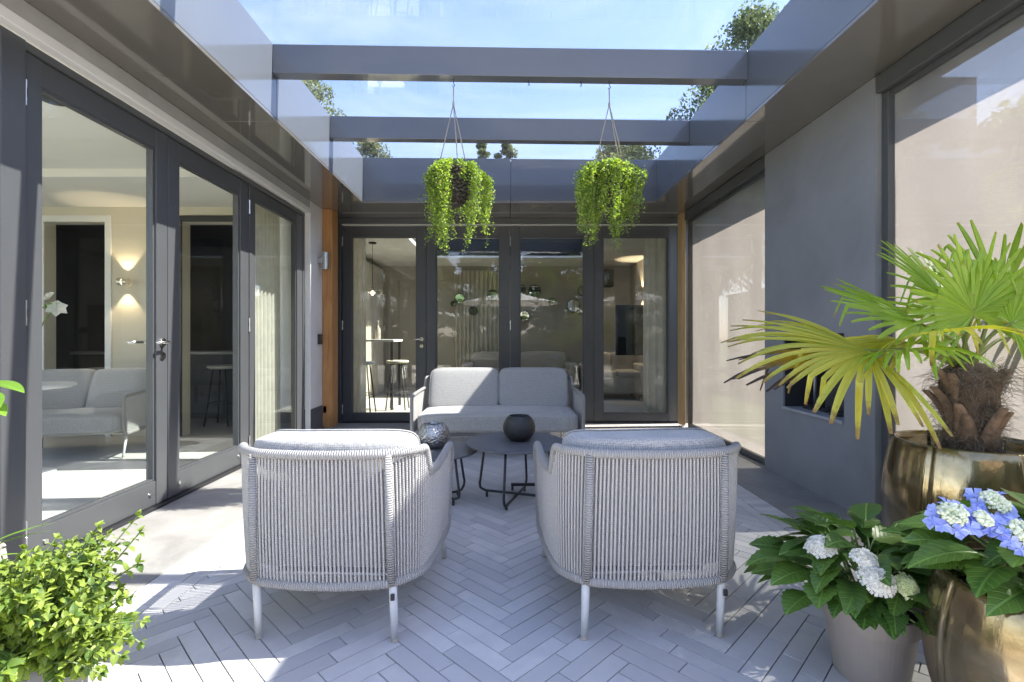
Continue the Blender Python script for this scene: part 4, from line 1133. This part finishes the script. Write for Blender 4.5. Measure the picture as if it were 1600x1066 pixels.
# dark bar room behind
dr_ = MB().box(-6.3, -2.8, 8.3, 8.4, 0, 2.62).box(-6.4, -6.3, 5.75, 8.4, 0, 2.62).box(-2.8, -2.76, 5.75, 8.4, 0, 2.62).box(-6.4, -2.76, 5.75, 8.4, 2.62, 2.66)
struct(dr_.build('bar_wall', m_dark)); struct(MB().box(-6.4, -2.76, 5.602, 8.4, -.25, .001).build('bar_floor', m_rfloor))
t = thing('bar_counter', 'dark bar counter with pale worktop in the room behind', 'counter', (-4.9, 6.9, 0)); MB().box(-1.1, 1.6, 0, .6, .001, .88).build('cabinet', m_dark, t, bev=.004); MB().box(-1.13, 1.63, -.03, .6, .881, .92).build('worktop', mat('pale_worktop', (.42, .40, .36), .3), t, bev=.003)
def stool(label, loc_, m_seat, h=.76):
    t = thing('bar_stool', label, 'bar stool', loc_, group='bar stools'); MB().lathe([(.15, h-.045), (.175, h-.03), (.175, h-.008), (.16, h)], n=28).build('seat', m_seat, t, smooth=False)
    for k in range(4):
        a = PI/4+k*H; d = Vector((math.cos(a), math.sin(a), 0)); MB().tube([d*.11+Vector((0, 0, h-.046)), d*.21+Vector((0, 0, .002))], .011, 8).build('leg', m_black, t, smooth=True)
    MB().tube([Vector((.165*math.cos(i*PI/8), .165*math.sin(i*PI/8), .28)) for i in range(16)], .007, 6, closed=True).build('footrest', m_black, t, smooth=True)
    return t
stool('pale seated bar stool in the dark room seen through the second door leaf', (-3.62, 6.35, 0), m_white)
# sconces with real lamps
def sconce(label, loc_, rz, power, room):
    t = thing('wall_sconce', label, 'lamp', loc_, rz)
    MB().box(-.03, .03, 0, .03, -.03, .03).build('bracket', m_black, t, bev=.004)
    sh = MB()
    for sx_ in (-1, 1): sh.tube([(sx_*.002, .065, 0), (sx_*.055, .065, 0)], .042, 24)
    sh.build('lamp_shade', m_chrome, t, bev=.004)
    MB().tube([(0, .065, -.030), (0, .065, .030)], .02, 14).build('bulb', m_emit, t)
    for sg in (1, -1):
        ld = bpy.data.lights.new('sconce_light', 'SPOT'); ld.energy = power; ld.color = (1, .78, .5); ld.spot_size = math.radians(78); ld.spot_blend = .35; ld.shadow_soft_size = .012
        lo = bpy.data.objects.new('sconce_light', ld); COL.objects.link(lo); lo.parent = t; lo.location = (0, .065, sg*.055); lo.rotation_euler = (PI if sg > 0 else 0, 0, 0)
    return t
sconce('small lit sconce with light cones on the cream wall behind glass', (-4.26, 5.60, 1.73), PI, 1.6, 0)
# furniture
s2 = dup(sofa, (-4.22, 5.2, 0), PI+math.radians(14), 'pale grey sofa indoors behind the left door leaf'); s2.scale = (.72, 1, 1); s2['group'] = ''
del s2['group']
t = thing('side_table', 'round white table beside the indoor sofa', 'table', (-3.88, 4.0, 0)); MB().lathe([(.30, .70), (.33, .71), (.33, .725), (.32, .73)], n=48).build('table_top', m_white, t); MB().lathe([(.2, .002), (.2, .015), (.05, .03), (.035, .1), (.035, .70)], n=28).build('pedestal', m_white, t)
fv = thing('flower_vase', 'white lily in a glass vase on the indoor table', 'vase', (-3.82, 4.0, .731))
MB().lathe([(.05, 0), (.055, .01), (.045, .2), (.05, .22), (.046, .22), (.041, .2), (.05, .015), (.001, .012)], n=24).build('vase_body', m_glass, fv, smooth=True)
fq = MB()
for sc_, c_, n_ in ((.075, (.30, -.10, .59), (.5, -.6, .4)), (.06, (.24, -.10, .68), (-.3, -.6, .7))): petals(fq, Vector(c_), n_, sc_, 6, .6)
fq.build('flower', m_pet_w, fv); MB().tube(spline([(0, 0, .02), (.08, -.04, .35), (.22, -.09, .55), (.30, -.10, .59)], 10), .006, 6).build('stem', m_stem, fv, smooth=True)
for d in ((.6, -.5, .5), (.2, -.8, .2), (.9, 0, .6)): link('leaf', bl, fv, loc=(.22, -.09, .60), rot=orient(d)).scale = (.6, .6, .6)
for x_, y_, dl_ in ((-2.95, 3.25, 'round black downlight in the indoor ceiling, seen top left in the first door leaf'), (-2.93, 4.40, 'round black downlight in the indoor ceiling, seen atop the second door leaf')):
    t = thing('downlight', dl_, 'downlight', (x_, y_, 2.652), group='downlights in the left room ceiling'); MB().lathe([(.055, -.006), (.075, -.006), (.078, 0), (.052, 0)], n=28).build('ring', m_black, t); MB().lathe([(.052, -.002), (.052, 0)], n=28).build('reflector', m_dark, t)
def curtain(label, a, b, z0, z1, amp=.035, folds=9):
    a, b = Vector(a), Vector(b); d = (b-a); n_ = Vector((-d.y, d.x)).normalized(); t = thing('curtain', label, 'curtain'); rows = []; N = folds*10
    for z_ in (z0, z0+.5, (z0+z1)/2, z1-.3, z1):
        k = 1-.35*(z_-z0)/(z1-z0); row = []
        for i in range(N+1):
            s_ = i/N; p = a+d*s_+n_*(amp*k*math.sin(s_*folds*2*PI+.4*math.sin(z_*2)+1.3*math.sin(s_*7))); row.append((p.x, p.y, z_))
        rows.append(row)
    MB().grid(rows).build('drape', m_curtain, t, smooth=True)
    MB().tube([(a.x, a.y, z1+.012), (b.x, b.y, z1+.012)], .01, 8).build('rail', m_steel, t)
curtain('ecru curtain behind the fixed window by the white pier', (-2.52, 5.50), (-2.50, 4.86), .02, 2.55, .03, 8)

# ------------------------------------------------------------------ back room
struct(MB().box(-2.75, 2.6, 6.602, 10.6, -.25, .001).build('lounge_floor', mat('lounge_tiles', (.42, .40, .37), .4, var=.08, vs=2)))
lw2 = MB().box(-2.75, -2.65, 6.60, 10.5, 0, 2.62).box(2.6, 2.7, 6.57, 10.5, 0, 2.62).box(-2.75, 2.7, 10.5, 10.6, 0, 2.62)
lounge = struct(lw2.build('lounge_wall', m_taupe))
pnl = MB()
for i in range(6):
    x_ = -2.3+i*.82; e = .03
    for z0, z1 in ((.25, 1.0), (1.15, 2.35)): pnl.box(x_, x_+.62, 10.485, 10.5, z0, z0+e).box(x_, x_+.62, 10.485, 10.5, z1-e, z1).box(x_, x_+e, 10.485, 10.5, z0+e, z1-e).box(x_+.62-e, x_+.62, 10.485, 10.5, z0+e, z1-e)
pnl.build('panel_moulding', m_taupe, lounge)
lc = MB().box(-2.75, 2.7, 6.57, 7.6, 2.621, 2.66).box(-2.75, -1.5, 7.6, 9.4, 2.621, 2.66).box(1.4, 2.7, 7.6, 9.4, 2.621, 2.66).box(-2.75, 2.7, 9.4, 10.6, 2.621, 2.66)
struct(lc.build('lounge_ceiling', mat('lounge_ceiling_paint', (.62, .60, .55), .9)))
t = thing('added_skylight', 'roof light added to brighten the lounge behind the folding doors', 'added_skylight', (0, 0, 0)); MB().box(-1.55, 1.45, 7.55, 9.45, 3.142, 3.16).build('pane', m_glass, t)  # guessed roof opening, added to let daylight into the lounge
q = MB().box(-1.53, -1.501, 7.6, 9.4, 2.63, 3.14).box(1.401, 1.43, 7.6, 9.4, 2.63, 3.14); q.build('lining', m_white, t)
curtain('pale curtain behind the folding leaf beside the orange post', (-2.40, 6.71), (-1.90, 6.70), .02, 2.52, .035, 6)
curtain('pale curtain behind the right-hand folding leaf', (1.84, 6.72), (2.30, 6.70), .02, 2.52, .04, 5)
curtain('sheer curtain on the far left wall of the lounge', (-2.55, 7.6), (-2.55, 10.2), .02, 2.5, .04, 22)
curtain('long drawn curtain along the panelled back wall of the lounge', (-1.1, 10.42), (.1, 10.42), .02, 2.5, .04, 14)
tv = thing('television', 'dark square television on an arm in the lounge corner', 'television', (2.08, 8.3, 1.24)); MB().box(-.27, .27, -.02, .02, -.42, .42).build('screen', m_dial, tv, bev=.006); MB().box(.0, .52, .02, .06, -.05, .05).build('wall_arm', m_black, tv, bev=.003)
sp_ = thing('speaker', 'black speaker box high on the lounge back wall', 'speaker', (2.10, 10.40, 2.35)); MB().box(-.11, .11, -.10, .09, -.18, .18).build('cabinet', m_black, sp_, bev=.01); MB().tube([(0, -.10, -.05), (0, -.106, -.05)], .075, 24).build('cone', m_dark, sp_)
sconce('lit sconce throwing a cone of light up the lounge side wall', (2.60, 9.55, 1.95), H, 4, 1)
ML = ['round mirror high on the lounge wall behind the left middle leaf', 'smallest round mirror, leftmost of the cluster on the lounge wall', 'round mirror low in the left cluster on the lounge wall', 'round mirror just right of the central door stiles on the lounge wall',
      'largest round mirror on the lounge wall, near the third leaf edge', 'round mirror partly behind the third door stile on the lounge wall', 'lowest round mirror right of the central door stiles on the lounge wall', 'round mirror touching the central door stile, high on the lounge wall',
      'round mirror nearest the centre, behind the left middle leaf', 'small round mirror left of the largest one on the lounge wall']
for px, py, rr in ((719, 467, .10), (709, 475, .05), (740, 486, .08), (835, 455, .12), (895, 478, .13), (910, 455, .10), (819, 494, .10), (814, 453, .09), (770, 462, .11), (862, 472, .07)):
    p = P(px, py, 10.44); t = thing('round_mirror', ML.pop(0), 'mirror', (p.x, 10.36, p.z), group='round mirrors on the lounge wall')
    MB().tube([(0, .0, 0), (0, .02, 0)], rr, 28).build('mirror', m_mirror, t); MB().tube([Vector((rr*math.cos(i*PI/14), .01, rr*math.sin(i*PI/14))) for i in range(28)], .012, 6, closed=True).build('frame', m_black, t, smooth=True)
def loungesofa(label, loc_, rz, w):
    t = thing('lounge_sofa', label, 'sofa', loc_, rz, None)
    MB().superq((0, 0, .25), (w/2-.12, .42, .16), .25, .2, 40, 16).build('base', m_tan, t, smooth=True)
    for k in (-1, 1):
        MB().superq((k*(w/4-.06), -.03, .44), (w/4-.07, .38, .075), .35, .25, 36, 14).build('seat_cushion', m_tan, t, smooth=True)
        MB().superq((k*(w/4-.06), .28, .64), (w/4-.07, .12, .20), .35, .35, 36, 14).build('back_cushion', m_tan, t, smooth=True)
        MB().superq((k*(w/2-.08), 0, .36), (.10, .46, .27), .25, .25, 28, 14).build('armrest', m_tan, t, smooth=True)
        for y_ in (-.34, .34): MB().tube([(k*(w/2-.15), y_, .1), (k*(w/2-.15), y_, .002)], .02, 10).build('leg', m_black, t)
    MB().superq((0, .42, .46), (w/2-.08, .07, .36), .25, .2, 40, 16).build('backrest', m_tan, t, smooth=True)
loungesofa('sand coloured lounge sofa near the television', (2.0, 9.35, 0), -H*.0, 1.15)
loungesofa('sand coloured long sofa along the panelled lounge wall', (.25, 9.85, 0), 0, 2.2)
t = thing('bar_table', 'high pale bar table behind the leftmost folding leaf', 'table', (-2.15, 7.95, 0)); MB().box(-.42, .42, -.32, .32, 1.05, 1.085).build('table_top', m_white, t, bev=.004)
for sx_ in (-1, 1):
    for sy_ in (-1, 1): MB().box(sx_*.38-.02, sx_*.38+.02, sy_*.28-.02, sy_*.28+.02, .002, 1.049).build('leg', m_black, t)
stool('pale topped bar stool by the high table, nearest the curtain', (-2.12, 7.35, 0), m_white); stool('darker bar stool by the high table, further right', (-1.70, 7.75, 0), m_tan)
t = thing('pendant_lamp', 'slim pendant lamp with glass globes over the high bar table', 'lamp', (-2.13, 7.9, 0)); MB().tube([(0, 0, 2.62), (0, 0, 1.9)], .004, 6).build('cable', m_black, t)
MB().lathe([(.06, 2.60), (.06, 2.62)], n=20).build('canopy', m_black, t); MB().lathe([(.02, 1.86), (.02, 1.92)], n=12).build('holder', m_chrome, t)
for dx in (-.10, .10): MB().superq((dx, 0, 1.82), (.06, .06, .06), 1, 1, 20, 12).build('globe', m_glass, t, smooth=True); MB().tube([(0, 0, 1.88), (dx, 0, 1.86)], .006, 6).build('arm', m_chrome, t)
MB().superq((.0, 0, 1.82), (.022, .022, .03), 1, 1, 12, 8).build('bulb', m_emit, t, smooth=True)
t = thing('bottle', 'patterned bottle on the high bar table', 'bottle', (-2.02, 7.8, 1.0855)); MB().lathe([(.04, 0), (.045, .02), (.045, .16), (.015, .21), (.014, .27), (.018, .275), (.018, .29)], n=20).build('glass_body', m_plasticpot, t, smooth=True)
t = thing('lounge_table', 'low dark table in the lounge behind the sofa', 'table', (.2, 8.2, 0)); MB().box(-.5, .5, -.3, .3, .36, .40).build('table_top', m_black, t, bev=.004)
for sx_ in (-1, 1):
    for sy_ in (-1, 1): MB().box(sx_*.45-.02, sx_*.45+.02, sy_*.25-.02, sy_*.25+.02, .002, .359).build('leg', m_black, t)

# ------------------------------------------------------------------ garden behind the camera (seen mirrored in the folding doors) and trees
random.seed(77)
pr = thing('parasol', 'large white garden parasol on the terrace', 'parasol', (.1, -3.9, 0)); n = 8; q = MB()
for k in range(n):
    a, b = 2*PI*k/n, 2*PI*(k+1)/n; i0 = len(q.v)
    q.v += [(0, 0, 2.72), (1.75*math.cos(a), 1.75*math.sin(a), 2.28), (1.68*math.cos((a+b)/2), 1.68*math.sin((a+b)/2), 2.29), (1.75*math.cos(b), 1.75*math.sin(b), 2.28)]
    q.face([i0, i0+1, i0+2]); q.face([i0, i0+2, i0+3])
ob = q.build('canopy', m_parasol, pr); sm = ob.modifiers.new('s', 'SOLIDIFY'); sm.thickness = .006
for k in range(n):
    a = 2*PI*k/n; MB().tube([(0, 0, 2.66), (1.72*math.cos(a), 1.72*math.sin(a), 2.26)], .012, 6).build('rib', m_black, pr)
MB().tube([(0, 0, .04), (0, 0, 2.70)], .025, 10).build('pole', m_black, pr); MB().lathe([(.30, .0), (.30, .05), (.05, .06)], n=28).build('base', m_black, pr)

def leafcloud(q, c, rx, ry, rz, n, s0, s1, hollow=.3):
    for _ in range(n):
        while True:
            v = Vector((R(-1, 1), R(-1, 1), R(-1, 1)))
            if hollow < v.length < 1: break
        p = Vector((c[0]+v.x*rx, c[1]+v.y*ry, c[2]+v.z*rz)); d = Vector((R(-1, 1), R(-1, 1), R(-1, 1))).normalized(); e = d.cross(Vector((R(-1, 1), R(-1, 1), R(-1, 1)))).normalized(); s_ = R(s0, s1)
        i0 = len(q.v); q.v += [tuple(p-d*s_), tuple(p+e*s_*.55), tuple(p+d*s_), tuple(p-e*s_*.55)]; q.face([i0, i0+1, i0+2, i0+3])
def tree(label, x, y_, h, rad, m, n=60, per=90, conic=False, trunk=.16, name='tree', s=(.06, .12), base=.3):
    t = thing(name, label, 'tree', (x, y_, -.05)); tk = MB(); tk.tube(spline([(0, 0, 0), (R(-.1, .1), R(-.1, .1), h*.4), (R(-.2, .2), R(-.2, .2), h*.93)], 10), [trunk*(1-.09*i) for i in range(10)], 9)
    cr = MB()
    for i in range(n):
        f = R(base, 1.0) ; rr = rad*((1-f)*1.35+.06 if conic else math.sin(PI*min(1, (f-base)/(1-base)*.86+.14))**.7)*R(.25, 1.0); a = R(0, 2*PI)
        c = Vector((rr*math.cos(a), rr*math.sin(a), h*f)); k = rad*(.22 if not conic else .17)*R(.7, 1.25)
        leafcloud(cr, c, k, k, k*R(.55, .9), per, s[0], s[1], .1)
        if i % 3 == 0: tk.tube([(0, 0, max(.3, c.z-rr*.7)), Vector((c.x*.5, c.y*.5, c.z-rr*.25)), c], [trunk*.32, trunk*.2, .012], 5)
    tk.build('trunk', m_bark, t, smooth=True); tag(cr.build('crown', m, t), kind='stuff')
    return t
tree('tall dense tree above the roof edge at the upper right', 7.45, 15.0, 10.9, 2.3, m_tree, 150, 190, s=(.035, .075))
tree('dark bushy tree between the two rear roof beams, right of centre', 5.9, 14.2, 8.6, 1.9, m_tree, 130, 190, s=(.035, .07))
tree('loose round tree top just over the far fascia, above the right basket', 3.7, 16.0, 7.5, 2.1, m_tree2, 110, 170, s=(.035, .07))
tree('leaning pale tree branch top over the left fascia', -5.9, 14.5, 9.2, 1.8, m_tree2, 75, 190, s=(.03, .065))
tree('low tree top at the far left corner of the roof opening', -4.5, 16.5, 7.6, 1.6, m_tree2, 75, 170, s=(.035, .07))
tree('first of two slim pointed tree tips over the middle of the far fascia', -.85, 17.5, 8.15, .95, m_tree2, 80, 140, conic=True, s=(.035, .07))
tree('second slim tree tip over the middle of the far fascia, nearer the joint', -.05, 17.0, 7.85, .85, m_tree2, 60, 150, s=(.035, .07))
tree('tall tree beyond the left roof, first of the row mirrored in the right windows', -11.5, 12.5, 8.6, 2.6, m_tree, 70, 70, s=(.1, .18))
tree('tall tree beyond the left roof, second of the row mirrored in the right windows', -12.5, 17.0, 9.2, 2.6, m_tree, 70, 70, s=(.1, .18))
tree('tall tree beyond the left roof, third of the row mirrored in the right windows', -11.0, 8.2, 7.8, 2.3, m_tree, 70, 70, s=(.1, .18))
for x_, y_, h_, lab in ((13.0, 3.5, 6.6, 'added sky-blocking tree outside the right screens, nearest of the row'), (13.5, 8.0, 7.0, 'added sky-blocking tree outside the right screens, second of the row'), (13.0, 12.5, 6.6, 'added sky-blocking tree outside the right screens, third of the row'), (13.5, 17.5, 7.2, 'added sky-blocking tree outside the right screens, farthest of the row')):  # tree row added to block the bright sky behind the screen fabric
    tree(lab, x_, y_, h_, 3.0, m_hedge, 150, 110, s=(.1, .2), base=.1)
# garden hedge and trees behind the camera, a rendered wall outside the screens
hd = thing('hedge', 'clipped garden hedge behind the terrace', 'hedge', (0, -9.2, -.05)); q = MB()
for i in range(34): leafcloud(q, (-8+i*.5, R(-.1, .1), .75), .4, .45, .75, 260, .04, .08, .55)
tag(q.build('foliage', m_hedge, hd), kind='stuff'); MB().box(-8, 8.7, -.25, .25, .0, 1.2).build('inner_branches', m_bark, hd)
for x_, y_, h_, rd, lab in ((-4.8, -13, 6.6, 2.4, 'broad garden tree behind the hedge, mirrored left'), (-1.0, -13.5, 7.0, 2.4, 'broad garden tree behind the hedge, mirrored centre'), (2.8, -13, 6.6, 2.4, 'broad garden tree behind the hedge, mirrored right of centre'), (6.5, -13.5, 7.0, 2.5, 'broad garden tree behind the hedge, mirrored far right'), (-8.5, -13, 6.5, 2.5, 'broad garden tree behind the hedge, mirrored far left')):
    tree(lab, x_, y_, h_, rd, m_hedge, 120, 120, s=(.08, .16), base=.12)
gw = thing('garden_wall', 'rendered garden wall outside the roller screens', 'wall', (6.2, 0, -.05)); MB().box(0, .2, -6, 14, 0, 2.3).build('render', m_gardenwall, gw, bev=.01); MB().box(-.04, .24, -6.03, 14.03, 2.301, 2.36).build('coping', m_slab, gw, bev=.01)
